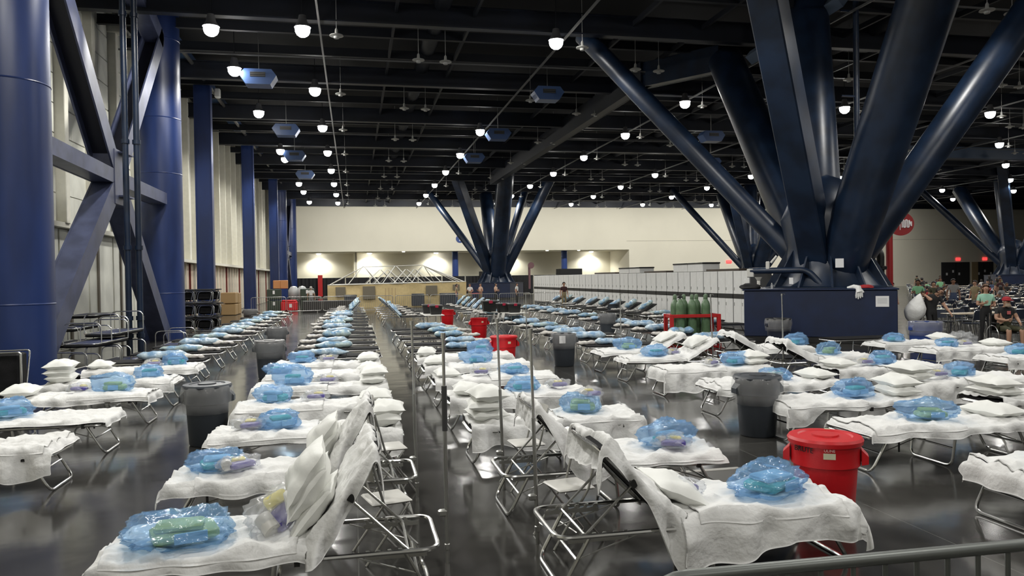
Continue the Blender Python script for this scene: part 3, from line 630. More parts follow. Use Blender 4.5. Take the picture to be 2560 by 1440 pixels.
# rows: name, x of foot end, head direction, list of (y, angle, linen)
ROWS = []
def add_row(name, xf, hd, items): ROWS.append((name, xf, hd, items))
def place_on(ci, lx, ly=0.):                                    # local point on a cot to world
    x, y, hd = ci; return (x+hd*lx, y+hd*ly)
rnd = random.Random(5)
COTS = {}
def near_row(key, rowname, xf, hd, spec):
    for i, sp in enumerate(spec):
        yy, ang, kw = sp; x = xf+kw.get('dx', 0)
        desc = 'with its backrest raised' if ang else 'lying flat'
        white = kw.get('white', True)
        lab = f"cot {'under white linen' if white else 'with black canvas'}, {ORD[i]} from the front in the {rowname}"
        t = cot(x, yy, hd, ang, lab, 'cots in the '+rowname); COTS[(key, i)] = (x, yy, hd, ang)
        t.scale.x = kw.get('sx', 1)
        if white:
            mir = 1 if hd > 0 else -1                            # near side of a turned cot is its local +y
            me = sheet_mesh(kw.get('seed', i*2.3+len(key)*7+ord(key[0])+ord(key[-1])*3), ang, near=kw.get('near', .12), far=kw.get('far', .10), foot=kw.get('foot', .08), s1=2.09+((.30 if ang > 35 else .14) if ang else 0), nearL=kw.get('nearL'), mirror=mir, m_=kw.get('mt', SHEET), amp=kw.get('amp', 1.5 if yy < 12 else 1.2), vary=kw.get('vary', .5), nu=130 if yy < 9.5 else 80, nv=80 if yy < 9.5 else 46)
            put('bed_sheet', me, None, f"rumpled white sheet on the {ORD[i]} cot from the front, {rowname}", 'sheet', 'white sheets on the cots', None, (x, yy, 0), t.rotation_euler.z).scale.x = kw.get('sx', 1)
            if kw.get('blanket', True):
                a, b = kw.get('bl', (0.03, 1.15)); me = sheet_mesh(kw.get('seed', i*2.3+len(key)*7+ord(key[0])+ord(key[-1])*3), ang, near=kw.get('bn', .05), far=.03, foot=0, s0=a, s1=b, lift=.020, mirror=mir, nu=70 if yy < 9.5 else 44, nv=50 if yy < 9.5 else 30, amp=1.5 if yy < 12 else 1.2)
                put('blanket', me, None, f"folded white blanket on the {ORD[i]} cot from the front, {rowname}", 'blanket', 'folded blankets on the cots', None, (x, yy, 0), t.rotation_euler.z).scale.x = kw.get('sx', 1)
        npil = kw.get('pil', 1 if white else 0); px0 = kw.get('px', 1.85)
        for k in range(npil):
            lx = px0+.03*(k % 2); z = H0+.03+k*.105
            A = radians(ang)
            wx, wy = place_on((x, yy, hd), HX+.12+.18*k if ang > 35 else lx, .02*k)
            w_ = {1: ('single',), 2: ('lower', 'upper'), 3: ('lowest', 'middle', 'topmost'), 4: ('lowest', 'second', 'third', 'topmost')}[npil][k]
            o = put('pillow', PIL[(i+k*2+ord(key[-1])) % 5], None, f"{w_} white pillow on the {ORD[i]} cot from the front, {rowname}", 'pillow', 'white pillows on the cots', None, (wx, wy, z), rnd.uniform(-.15, .15))
            if ang:
                s_ = (.17+.085*k if hd > 0 else .06) if ang > 35 else .45+.1*k; tilt = -hd*(A-.1+.05*k)*(1 if hd > 0 or ang < 35 else .6)
                off = .05+.085*k
                lx = HX+s_*cos(A)-off*sin(A); lz = H0+s_*sin(A)+off*cos(A)
                wx, wy = place_on((x, yy, hd), lx); o.location = (wx, wy, lz-.03); o.rotation_euler = (0, tilt, .05*(k-1))
L1Y = [8.95, 10.7, 12.7, 14.35, 16.4]; 
near_row('L1', 'row by the left columns', -3.08, -1, [
 (8.95, 0, dict(near=.28, foot=.05, pil=0, bl=(.05, .6))), (10.7, 0, dict(near=.05, foot=.10, pil=1, blanket=False)), (12.7, 0, dict(near=.10, foot=.14, pil=1, bl=(.0, 1.1))),
 (14.35, 0, dict(near=.16, foot=.05, pil=3)), (16.4, 0, dict(near=.12, foot=.08, pil=1))])
near_row('L2', 'row left of the centre aisle', -1.58, 1, [
 (5.32, 56, dict(near=.10, foot=.10, pil=3, bl=(.05, 1.2), nearL=[(-.2, .10), (.5, .08), (1.2, .10), (1.5, .22), (2.1, .09)])), (7.12, 56, dict(near=.10, foot=.12, pil=2, bl=(.25, 1.2), bn=.10, nearL=[(-.2, .12), (.9, .10), (1.2, .15), (1.5, .28), (2.1, .09)])),
 (8.95, 0, dict(near=.06, foot=.10, pil=2, px=1.9, nearL=[(0, .06), (1.1, .10), (1.3, .28), (2.1, .25)])), (10.8, 0, dict(near=.24, foot=.16, pil=1)), (12.6, 0, dict(near=.10, pil=2)), (14.3, 0, dict(near=.14, foot=.14, pil=1)), (16.0, 0, dict(near=.14, pil=1))])
near_row('R3', 'row right of the centre aisle', 3.38, -1, [
 (5.30, 48, dict(dx=.20, sx=1.08, foot=.22, far=.14, pil=1, bl=(.1, 1.15), bn=.08, vary=.18, nearL=[(-.2, .26), (0, .26), (.5, .22), (.9, .34), (1.25, .40), (1.35, .42), (1.7, .14), (2.1, .09)])),
 (6.95, 48, dict(near=.05, foot=.06, pil=1, bl=(.02, 1.1), nearL=[(-.2, .06), (.9, .05), (1.2, .16), (1.5, .30), (2.1, .09)])),
 (8.95, 0, dict(near=.30, foot=.10, pil=3, bl=(.05, 1.0))), (10.95, 0, dict(near=.22, pil=1, px=1.8)), (12.9, 0, dict(near=.16, pil=1)), (14.8, 0, dict(near=.14, pil=1)), (16.6, 0, dict(near=.12, pil=1))])
near_row('L4', 'row right of the middle bins', 5.35, 1, [
 (5.45, 0, dict(near=.30, foot=.18, pil=0)), (7.45, 0, dict(near=.10, foot=.05, pil=1)), (9.05, 0, dict(near=.06, foot=.12, pil=2, nearL=[(0, .3), (.35, .28), (.5, .08), (2.1, .06)])), (10.9, 0, dict(near=.12, foot=.06, pil=1)),
 (12.9, 0, dict(near=.34, foot=.20, pil=2)), (14.8, 30, dict(near=.06, foot=.08, pil=1)), (16.4, 30, dict(near=.08, foot=.06, pil=1))])
near_row('L5', 'second row in from the right', 10.3, -1, [
 (8.7, 0, dict(near=.15, pil=2)), (10.3, 0, dict(near=.32, pil=2)), (12.1, 0, dict(near=.20, pil=1)), (13.9, 30, dict(near=.18, foot=.05, pil=0)), (16.0, 30, dict(near=.15, foot=.05, pil=0))])
near_row('L6', 'far right row', 12.15, 1, [
 (12.6, 0, dict(near=.20, pil=1)), (14.4, 0, dict(near=.22, pil=1)), (16.0, 0, dict(near=.22, pil=1)), (17.9, 0, dict(white=False))])
# kits on the white cots
Z1 = H0+.055
for a in [(-4.31, 10.75, 'blue', 'teal', 'teal and blue film kit bag at the far left edge, on the second left cot'), (-3.66, 12.75, 'blue', 'lime', 'blue film bag with lime pack, front left, on the third left cot'),
          (-3.55, 14.42, 'blue', 'pale', 'round puffed blue kit bag on the fourth left cot'), (-3.55, 16.4, 'blue', 'teal', 'flat blue kit bag with white towel on the fifth left cot'),
          (-1.12, 5.20, 'blue', 'lime', 'big blue film bag with lime pack on the nearest cot at bottom left'), (-1.22, 7.15, 'blue', 'teal', 'blue and clear kit bag with sponge on the second bottom left cot'),
          (-.85, 9.0, 'blue', 'pale', 'crumpled blue kit bag with tissue box before the black bin'), (-1.1, 10.9, 'blue', 'teal', 'teal kit bag on the fourth cot left of the centre aisle'),
          (-.98, 12.7, 'blue', 'pale', 'upright blue film bag on the fifth cot left of the centre aisle'), (-1.35, 14.2, 'blue', 'white', 'white rolled kit in blue film beside the square grey bin'), (-1.05, 16.1, 'blue', 'pale', 'long blue kit bag on the seventh cot left of the centre aisle'),
          (3.08, 5.28, 'blue', 'teal', 'large plump blue film bag on the big cot before the red bin'), (3.0, 7.0, 'blue', 'teal', 'blue and clear kit bag with white roll on top, beside the floor hatch'),
          (2.72, 9.0, 'blue', 'lime', 'blue film bag with lime packs and violet box on the third centre cot'), (2.42, 10.95, 'blue', 'teal', 'teal and blue kit bag on the fourth centre cot'),
          (2.7, 12.9, 'blue', 'pale', 'wide blue film bag behind the third pole'), (2.35, 14.8, 'blue', 'teal', 'blue kit bag with green pack on the sixth centre cot'), (2.75, 16.7, 'blue', 'white', 'puffed white and blue kit before the lidded red bin'),
          (6.15, 5.5, 'blue', 'teal', 'teal kit bag at the right edge on the nearest right cot'), (6.35, 7.45, 'blue', 'lime', 'blue bag with lime pack on the second cot right of the bins'), (6.6, 9.1, 'blue', 'pale', 'long blue bag beside a pillow on the third cot right of the bins'),
          (6.5, 10.9, 'blue', 'pale', 'blue film bag standing behind the grey bin'), (6.9, 12.95, 'blue', 'teal', 'domed blue film bag with green towel on the fifth right cot'), (6.1, 14.8, 'blue', 'pale', 'blue bag on the sixth right cot with raised back'), (6.1, 16.4, 'blue', 'lime', 'blue bag with violet box on the seventh right cot'),
          (9.4, 10.35, 'blue', 'teal', 'long pale blue bag on the second cot of the second row from the right'), (9.35, 12.1, 'blue', 'pale', 'bright blue bag on the third cot of the second row from the right'), (9.5, 13.9, 'blue', 'lime', 'blue bag with lime stripe on the fourth cot of the second row from the right'), (10.1, 16.0, 'blue', 'teal', 'blue bag before the pedestal on a raised cot'),
          (12.7, 16.0, 'blue', 'teal', 'teal and blue bag in front of the blue bin'), (12.75, 14.4, 'blue', 'pale', 'small bright blue bag on the second far right cot'), (12.8, 12.6, 'blue', 'teal', 'blue and clear bag on the nearest far right cot')]:
    i = rnd.randrange(7); kit_blue(a[0], a[1], Z1, rnd.uniform(-.5, .5), a[4], i, a[3], 1.30 if a[0] in (-1.12, 3.08) else 1.0)
for k, a in enumerate([(-4.15, 12.75, 'clear bag with yellow sponge beside blue bag on the third left cot'), (-3.95, 16.3, 'clear bag with violet box on the fifth left cot'),
          (-1.02, 6.98, 'clear bag with paper roll and violet box on the second bottom left cot'), (-1.18, 8.9, 'clear bag with long violet box at the foot of the third cot'), (-.55, 10.85, 'clear crinkled bag beside the teal bag, fourth cot left of the aisle'),
          (-.45, 12.65, 'clear glinting bag on the fifth cot left of the aisle'), (-.55, 16.05, 'clear bag with white roll on the seventh cot left of the aisle'),
          (2.36, 5.28, 'clear bag with violet tissue box on the big cot before the red bin'), (2.95, 6.8, 'clear bag with yellow and teal rolls beside the floor hatch'), (2.85, 9.05, 'clear bag with violet box atop the blue bag, third centre cot'), (2.95, 10.95, 'clear bag with yellow sponge at the foot of the fourth centre cot'),
          (2.1, 12.85, 'clear bag with violet box behind the third pole'), (6.35, 12.8, 'clear bag with violet box before the domed blue bag'), (6.45, 14.75, 'clear bag with violet box on the sixth right cot'), (6.35, 10.8, 'clear bag right of the grey bin on the cot behind it'),
          (8.9, 10.25, 'clear bag with yellow sponge beside the long pale blue bag'), (8.95, 12.05, 'clear glinting bag right of the bright blue bag'), (13.2, 14.4, 'clear bag with dark box on the second far right cot'), (13.25, 12.55, 'clear bag at the right edge on the nearest far right cot')]):
    t = kit_clear(a[0], a[1], Z1+(.02 if k != 9 else .16), rnd.uniform(-.6, .6), a[2], k)
o = kit_clear(-.50, 5.28, Z1+.08, .9, 'clear bag with violet box leaning on the pillows of the nearest bottom left cot', 1, 1.3); o.rotation_euler = (.5, -.5, .8)
# black canvas rows
NB = {}
def black_row(rowname, xf, hd, ys, ang=0, drift=0., shared=True, start=0, y0=None, bags=1.0, off=0.0):
    for i, yy in enumerate(ys):
        x = xf+drift*(yy-ys[0])+rnd.uniform(-.06, .06); near = yy < 24 and not ang
        kb = i+NB.get(rowname, 0); lab = f"bare black canvas cot, {ORD[kb]} black one from the front, {rowname}"; grp = f"black cots in the {rowname}"
        cot(x, yy, hd, ang, lab, grp)
        if rnd.random() < bags:
            k = rnd.randrange(6); A = radians(ang); lx = (.80+off+rnd.uniform(-.15, .15)) if not ang else HX+.22
            wx, wy = place_on((x, yy, hd), lx, rnd.uniform(-.05, .05))
            lb, g = f"pale blue bedding bag on the {ORD[kb]} black cot, {rowname}", 'bedding bags on the black cots'
            o = put('bedding_bag', SAU[k], None, lb, 'bag', g, None, (wx, wy, CZ+.05), rnd.uniform(-.25, .25)+(pi if rnd.random() < .5 else 0))
            o.scale = (.86, .92, .88)
            if ang: o.rotation_euler = (0, -hd*A*.9, 0); o.location = (wx+hd*.05, wy, CZ+.28); o.scale = (.75, 1, 1)
            wx, wy = place_on((x, yy, hd), lx-.62 if not ang else .75, .05)
            lb, g = f"small milky bag on the {ORD[kb]} black cot, {rowname}", 'milky bags on the black cots'
            put('toiletry_bag', SMALL[k % 3], None, lb, 'bag', g, None, (wx, wy, CZ+.05), rnd.uniform(-.4, .4))
    NB[rowname] = NB.get(rowname, 0)+len(ys)
black_row('row by the left columns', -3.2, -1, [18.2, 20.15, 22.1, 24.4, 26.6, 28.6, 30.6, 33, 35.4, 38.2, 41.2], off=.1)
black_row('row left of the centre aisle', -1.5, 1, [17.9, 19.7, 21.5, 23.5, 25.5, 27.6, 29.8, 32, 34.4, 37, 39.6], off=.15)
black_row('row left of the centre aisle', -1.5, 1, [42, 44.3, 46.6, 49], 48)
black_row('row right of the centre aisle', 3.38, -1, [18.5, 20.3, 22.3, 24.4, 26.4], off=-.1)
black_row('row right of the centre aisle', 3.4, -1, [35.6, 38, 40.5, 43, 46, 49], 48)
black_row('row behind the tables', 5.3, 1, [37.5, 39.8, 42, 44.3, 46.7, 49], 48)
black_row('row right of the middle bins', 5.6, 1, [18.3, 20.2, 21.9, 23.6, 25.4, 27.6, 30.2])
black_row('row right of the middle bins', 5.9, 1, [35.8, 38.2])
black_row('row left of the cylinder rack', 8.3, 1, [18.6, 20.5, 22.4, 24.4, 26.4, 28.6, 31], drift=.05)
black_row('row left of the cylinder rack', 9.0, 1, [33.6, 36, 38.5, 41])
black_row('row before the white cabinets', 11.3, 1, [24.6, 26.8, 29.2, 31.6], drift=.15)
black_row('row before the white cabinets', 12.0, 1, [34, 36.2, 38.4, 40.7, 43], 30, drift=.03)
black_row('row before the white cabinets', 12.1, 1, [45.5, 48, 50.5], 30)
# IV poles clipped to raised cots
pl = M().tube([(0, 0, .0), (0, 0, 1.02)], .016, 10).mesh('lower_tube', STEEL); pu = M().tube([(0, 0, 1.0), (0, 0, 1.73)], .012, 10).tube([(0, 0, 1.70), (0, 0, 1.74)], .020, 10).mesh('upper_tube', CHROME)
pg = M().tube([(0, 0, 1.0), (0, 0, 1.34)], .021, 12).mesh('grip_sleeve', mat('dark_grey_sleeve', (.05, .05, .05), .5)); pc = M().box((-.03, 0, CZ), (.07, .05, .05), bev=.01).mesh('clamp', STEEL); pk2 = M().box((0, 0, .12), (.04, .04, .06), bev=.01).mesh('collar', STEEL)
for x, y, lab, g, dz in ((.66, 5.72, 'metal pole with dark sleeve clipped to the nearest left cot', 1, 0), (.58, 7.52, 'metal pole clipped to the second left cot', 0, 0), (1.46, 7.55, 'metal pole clipped to the second cot right of the aisle', 0, 0), (1.42, 5.95, 'metal pole clipped to the nearest cot right of the aisle', 0, 0),
                      (7.3, 14.6, 'slim metal pole on the raised cot left of the pedestal', 0, 0), (8.6, 14.1, 'slim metal pole against the blue pedestal', 0, 0), (6.15, 17.0, 'slim metal pole in front of the gas cylinders', 0, 0), (4.6, 20.2, 'slim metal pole with hook behind the middle grey bin', 0, 0)):
    t = thing('iv_pole', lab, 'pole', (x, y, 0)); t.rotation_euler = (rnd.uniform(-.01, .01), rnd.uniform(-.03, .0), 0)
    put('lower_tube', pl, t); put('upper_tube', pu, t); put('clamp', pc, t); put('collar', pk2, t)
    if g: put('grip_sleeve', pg, t)
    else: M().tube([(0, 0, 1.735), (.05, 0, 1.74), (.07, 0, 1.72)], .004, 6).obj('hook', CHROME, t)
# folding chairs by the raised cots
def fchair(x, y, rz, label, m1=WHITEP, m2=STEEL):
    t = thing('folding_chair', label, 'chair', (x, y, 0), rz)
    M().box((0, -.02, .44), (.34, .32, .022), bev=.01).obj('seat', m1, t)
    for sx in (-.2, .2): M().tube([(sx, .21, .0), (sx, -.10, .45), (sx, -.20, .82)][::1], .011, 8).obj('leg', m2, t); M().tube([(sx*.92, -.24, .0), (sx*.92, .10, .43)], .011, 8).obj('leg', m2, t)
    M().grid(lambda u, v: ((u-.5)*.38, -.165-.05*(1-(2*u-1)**2)-.035*v, .62+.2*v), 10, 3).obj('backrest', m1, t)
    M().tube([(-.185, .0, .1), (.185, .0, .1)], .008, 6).tube([(-.19, .17, .1), (.19, .17, .1)], .008, 6).obj('cross_bar', m2, t)
    return t
fchair(.24, 6.02, radians(-75), 'pale folding chair behind the nearest left cot'); fchair(.34, 7.86, radians(-80), 'pale folding chair behind the second left cot')
fchair(1.68, 6.0, radians(100), 'pale folding chair behind the nearest cot right of the aisle'); fchair(1.70, 7.66, radians(95), 'pale folding chair behind the second cot right of the aisle')
# ------------------------------------------------------------------ bins
def bin_(x, y, rb, rt_, h, body, label, lid=None, liner=False, name='waste_bin', rz=0., open_=True):
    t = thing(name, label, 'bin', (x, y, 0), rz)
    M().lathe([(rb*.92, .0), (rb, .02), (rb+(rt_-rb)*.7, h*.70), (rb+(rt_-rb)*.7+.022, h*.71), (rt_+.005, h-.02), (rt_+.018, h), (rt_-.005, h), (rb+(rt_-rb)*.7, h*.68), (rb*.95, .03), (.001, .03)], 40).obj('body', body, t)
    for a in (0, pi): 
        c, s_ = cos(a), sin(a); rr = rt_+.01
        M().add([(c*rr-s_*q*1., s_*rr+c*q, zz) for zz in (h*.72, h*.9) for q in (-.08, .08)]+[(c*(rr+.055)-s_*q, s_*(rr+.055)+c*q, zz) for zz in (h*.735, h*.82) for q in (-.065, .065)], [(0, 1, 5, 4), (2, 6, 7, 3), (4, 5, 7, 6), (0, 4, 6, 2), (1, 3, 7, 5)]).obj('handle', body, t)
    if lid: 
        M().lathe([(rt_+.028, h-.035), (rt_+.035, h+.0), (rt_+.02, h+.022), (rt_-.05, h+.026), (rt_-.065, h+.014), (rt_*.42, h+.018), (rt_*.40, h+.034), (rt_*.1, h+.032), (.001, h+.032)], 40).obj('lid', lid, t)
    if liner:
        wb_ = lambda a, i: .05*sin(a*9+i)*.6+.035*nz(cos(a)*3, sin(a)*3, i*.7+x)
        M().lathe([(rt_*.86, h*.75), (rt_+.0, h+.015), (rt_+.035, h+.0), (rt_+.05, h*.85), (rt_+.03, h*.68), (rt_+.02, h*.55)][0 if not lid else 1:], 48, wob=wb_).obj('liner', LINERB, t, ang=180)
    return t
rb1 = bin_(3.96, 5.86, .225, .275, .73, REDB, 'red lidded bin with black lettering behind the big bottom right cot', REDB, rz=-radians(34))
def on_bin(t, ang, r, z):
    return Matrix.Rotation(ang, 4, 'Z') @ Matrix.Translation((0, -r, z)) @ Matrix.Rotation(pi/2, 4, 'X')
a0 = 0.0
txt('BRUTE', .062, BLACK, 'lettering', rb1, on_bin(rb1, a0-.62, .288, .665)); M().box((0, 0, 0), (.07, .03, .002)).obj('small_print', mat('dark_red_print', (.2, .005, .01), .5), rb1).matrix_local = on_bin(rb1, a0-.62, .276, .61)
txt('ULINE', .032, mat('lettering_pink', (.8, .55, .5), .5), 'lettering', rb1, on_bin(rb1, a0+.12, .289, .675)); M().box((0, 0, 0), (.095, .05, .002)).obj('sticker', mat('cream_sticker', (.62, .60, .42), .6), rb1).matrix_local = on_bin(rb1, a0+.12, .284, .628)
M().box((.02, .05, .796), (.05, .03, .004)).obj('lid_sticker', MATS['cream_sticker'], rb1)
def sticker(t): M().box((0, 0, 0), (.07, .05, .003)).obj('sticker', MATS['cream_sticker'], t).matrix_local = on_bin(t, .25, .292, .68)
b = bin_(3.35, 17.1, .235, .285, .80, REDB, 'red bin with lid behind the white cots of the centre row', REDB); sticker(b)
b = bin_(4.13, 25.4, .235, .285, .80, REDB, 'open red bin standing in the aisle by the black cots'); sticker(b)
b = bin_(3.95, 32.8, .235, .285, .80, REDB, 'farthest red bin, beside the first table with totes')
bin_(5.25, 9.25, .235, .28, .78, GREYB, 'dark grey lidded bin with clear liner between the right cots', GREYB, True)
bin_(-1.93, 10.7, .235, .28, .78, GREYB, 'dark grey lidded bin with clear liner left of the cot rows', GREYB, True)
b = bin_(4.95, 17.7, .235, .28, .78, GREYB, 'grey bin with white sheet and clear liner in the middle aisle', None, True); M().box((-.12, -.285, .66), (.15, .01, .18)).obj('paper_sheet', PAPER, b)
bin_(-1.85, 17.6, .25, .30, .82, GREYB, 'grey bin with translucent cover beside the first black cot', mat('bin_lid_grey', (.12, .12, .12), .4), True)
bin_(-2.25, 23.4, .235, .28, .78, GREYB, 'open dark bin with clear liner in the left aisle', None, True)
bin_(8.9, 26.0, .25, .29, .8, GREYB, 'dark bin with liner left of the gas cylinders', None, True)
bin_(12.4, 20.6, .30, .34, .80, mat('bin_navy', (.010, .014, .03), .4), 'dark bin wrapped in clear film before the pedestal', BLACK, True)
bin_(15.0, 17.7, .36, .40, .80, mat('bin_blue', (.02, .05, .22), .4), 'blue recycling bin with clear liner right of the pedestal', None, True)
bin_(-5.3, 41.5, .3, .34, .7, mat('bin_brown', (.03, .02, .018), .4), 'low brown bin by the farthest wall beam', None, True)
bin_(13.1, 26.3+11, .28, .3, .7, GREYB, 'small dark round bin among the far raised cots')
# ------------------------------------------------------------------ gas cylinders in a red rack
t = thing('cylinder_rack', 'red steel rack holding green gas cylinders', 'rack', (9.8, 20.9, 0), -radians(8))
for x in (-.72, .68):
    for y in (-.30, .35): M().box((x, y, .5), (.11, .09, 1.0), bev=.01).obj('upright', REDM, t)
for y in (-.30, .35): M().box((-.02, y, .95), (1.5, .05, .10), bev=.01).obj('rail', REDM, t)
for x in (-.72, .68): M().box((x, .02, .95), (.06, .62, .1)).obj('side_rail', REDM, t)
M().box((-.02, .02, .05), (1.5, .7, .06)).obj('base', REDM, t)
cy = M().lathe([(.12, 0), (.128, .02), (.128, 1.12), (.12, 1.20), (.095, 1.27), (.06, 1.32), (.05, 1.36)], 24).mesh('tank', GREENC); cc = M().lathe([(.052, 1.34), (.058, 1.36), (.058, 1.46), (.04, 1.49), (.001, 1.50)], 16).mesh('valve_cap', mat('cap_green', (.10, .16, .09), .5))
for k, (x, y) in enumerate(((-.50, .12), (-.42, -.14), (-.22, .16), (-.06, -.13), (.16, .16), (.34, -.13), (.45, .17))):
    c = thing('gas_cylinder', f"tall green gas cylinder in the red rack, {ORD[k]} from the left", 'gas cylinder', (9.8+x*cos(-.14)-y*sin(-.14), 20.9+x*sin(-.14)+y*cos(-.14), .085)); put('tank', cy, c)
    if k == 1: M().box((0, 0, 1.42), (.16, .05, .05), bev=.01).tube([(0, 0, 1.33), (0, 0, 1.46)], .025, 8).obj('regulator', BLACK, c)
    else: put('valve_cap', cc, c)
# ------------------------------------------------------------------ white storage cabinets
BLKB = mat('cabinet_black_band', (.008, .008, .008), .5); GREYF = mat('cabinet_frame_grey', (.10, .10, .10), .5)
cbm = M().box((0, 0, 1.14), (.9, 1.27, 2.26), bev=.02).mesh('carcass', GREYF); cd = M().box((-.46, 0, 0), (.03, .60, .90), bev=.008).mesh('door', LOCK); cbl = M().box((-.465, 0, 1.29), (.03, 1.24, .17)).mesh('vent_band', BLKB)
ch = M().box((-.485, 0, 0), (.02, .02, .12), bev=.005).mesh('handle', STEEL); cp = M().box((-.478, 0, 0), (.004, .09, .06)).mesh('tag', PAPER)
k = 0; yy = 26.7
while yy < 60.5:
    t = thing('storage_cabinet', f"tall pale grey storage cabinet, {ORD[k] if k < 20 else 'one of the last'} from the pedestal in the long cabinet wall" if k < 20 else f"pale grey storage cabinet, {ORD[26-k]} from the far end of the long cabinet wall", 'cabinet', (15.0, yy, 0), 0, None if k < 20 else 'last cabinets of the wall'); put('carcass', cbm, t); put('vent_band', cbl, t)
    for sy in (-.31, .31):
        d = put('door', cd, t, loc=(0, sy, 1.83)); put('handle', ch, d, loc=(0, .22, -.25))
        if (k*2+int(sy > 0)) % 3 == 0: put('tag', cp, d, loc=(0, 0, .12))
        d = put('door', cd, t, loc=(0, sy, .72)); d.scale = (1, 1, 1.08); put('handle', ch, d, loc=(0, .22, .25))
    t['group'] = 'cabinets of the long wall'; k += 1; yy += 1.29
for i, (y0, y1, h) in enumerate(((30.1, 33.2, .34), (37.4, 40.6, .26))):
    t = thing('footlocker', f"low pale footlocker with black lid lying on the cabinets, {'nearer' if i == 0 else 'farther'} one", 'trunk', (15.0, (y0+y1)/2, 2.28))
    for s_ in (-1, 1): M().box((0, s_*(y1-y0)/4, h/2), (.8, (y1-y0)/2-.06, h), bev=.02).obj('case_body', LOCK, t); M().box((0, s_*(y1-y0)/4, h+.03), (.84, (y1-y0)/2-.02, .07), bev=.01).obj('case_lid', BLACK, t)
for i, (y0, y1) in enumerate(((27, 29.8), (34, 36.8), (41.2, 45))):
    M().box((15.0, (y0+y1)/2, 2.33), (.8, y1-y0, .09), bev=.01).obj('flat_case', mat('case_brown', (.06, .045, .035), .5), None, label=f"thin dark case lying on the white cabinets, {ORD[i]} from the pedestal", cat='case')
# ------------------------------------------------------------------ tables with totes, middle distance
def ftable(x, y, sx, sy, label, rz=0, top=WHITEP, group=None):
    t = thing('folding_table', label, 'table', (x, y, 0), rz, group)
    M().box((0, 0, .725), (sx, sy, .04), bev=.012).obj('tabletop', top, t)
    for s_ in (-1, 1):
        a = sy/2-.3
        M().tube(rounded([(-sx/2+.12, s_*a, .70), (-sx/2+.12, s_*a, .0), (-sx/2+.12, s_*a, .01)][:2]+[], .05, 3, False), .013, 6).tube([(sx/2-.12, s_*a, .70), (sx/2-.12, s_*a, .0)], .013, 6).tube([(-sx/2+.12, s_*a, .3), (sx/2-.12, s_*a, .3)], .011, 6).obj('leg', STEEL, t)
    return t
ftable(3.05, 30.6, .76, 2.44, 'white folding table with black totes, left of the two'); ftable(6.15, 30.6, .76, 2.44, 'white folding table with black totes, right of the two', .25)
def tote(x, y, z, label, rz=0, s=1.):
    t = thing('storage_tote', label, 'tote', (x, y, z), rz); t.scale = (s, s, s)
    m = M(); m.add([(sx*a, sy*b, zz) for zz, a, b in ((0, .20, .15), (.33, .24, .19)) for sx, sy in ((-1, -1), (1, -1), (1, 1), (-1, 1))], [(3, 2, 1, 0), (0, 1, 5, 4), (1, 2, 6, 5), (2, 3, 7, 6), (3, 0, 4, 7), (4, 5, 6, 7)]); m.obj('body', BLACK, t)
    M().box((0, 0, .35), (.52, .42, .05), bev=.015).obj('lid', mat('tote_lid_grey', (.09, .09, .09), .45), t)
    M().box((.02, -.205, .32), (.13, .03, .10), bev=.01).obj('latch', mat('latch_red', (.35, .01, .04), .4), t)
for a in ((3.15, 29.9, .745, 'black tote with red latch, front of the left table'), (2.95, 30.9, .745, 'black tote with red latch, rear of the left table'), (6.3, 29.9, .745, 'black tote with red latch, front of the right table'), (5.95, 30.5, .745, 'black tote with red latch, middle of the right table')): tote(*a)
tote(5.55, 31.4, .745, 'larger black tub at the rear of the right table', 0, 1.25)
for i, (x, y) in enumerate(((4.35, 29.4), (4.6, 29.7), (4.9, 27.9), (5.15, 28.2), (5.4, 28.5))):
    fchair(x, y, radians(60+i*9), f"grey metal folding chair near the tote tables, {ORD[i]} from the left")
# ------------------------------------------------------------------ stacks of folded cots
def folded_cot_meshes():
    f = M()
    for x in (-.42, .42): f.tube(rounded([(x, -.36, 0), (x, -.36, .13), (x, .36, .13), (x, .36, 0)], .06, 3), .014, 6, True)
    for x in (-.30, .0, .30): f.tube(rounded([(x-.10, -.33, .03), (x-.10, .33, .03), (x+.12, .33, .12), (x+.12, -.33, .12)], .06, 3), .012, 6, True)
    c = M()
    for z in (.02, .075): c.box((0, 0, z+.02), (.96, .66, .035), bev=.012)
    return f.mesh('frame', CHROME), c.mesh('canvas', CANVAS)
fcm = folded_cot_meshes()
def ploop(wd, h, r=.12): return M().tube(rounded([(-wd/2, 0, 0), (-wd/2, 0, h), (wd/2, 0, h), (wd/2, 0, 0)], r, 4, False), .016, 8)
lm = ploop(.86, .50, .16).mesh('leg_loop', CHROME); lm2 = ploop(.74, .40, .16).mesh('leg_loop', CHROME)
ub = M().box((0, 0, .03), (.76, 1.0, .05), bev=.015).mesh('canvas', CANVAS)
fl_ = M()
fl1 = M().tube(rounded([(-.37, -.32, .03), (-.37, -.32, .56), (.37, -.32, .56), (.37, -.32, .03)], .13, 4), .021, 6, True).mesh('end_loop', CHROME)
fl2 = M().tube(rounded([(-.30, 0, .03), (-.22, 0, .50), (.40, 0, .50), (.32, 0, .03)], .13, 4), .019, 6, True).mesh('leg_loop', CHROME)
fs_ = M().box((0, 0, .58), (.80, .78, .045), bev=.02).mesh('canvas', CANVAS); fs2 = M().box((.02, .12, .30), (.60, .5, .34), bev=.06).mesh('folded_mattress', CANVAS)
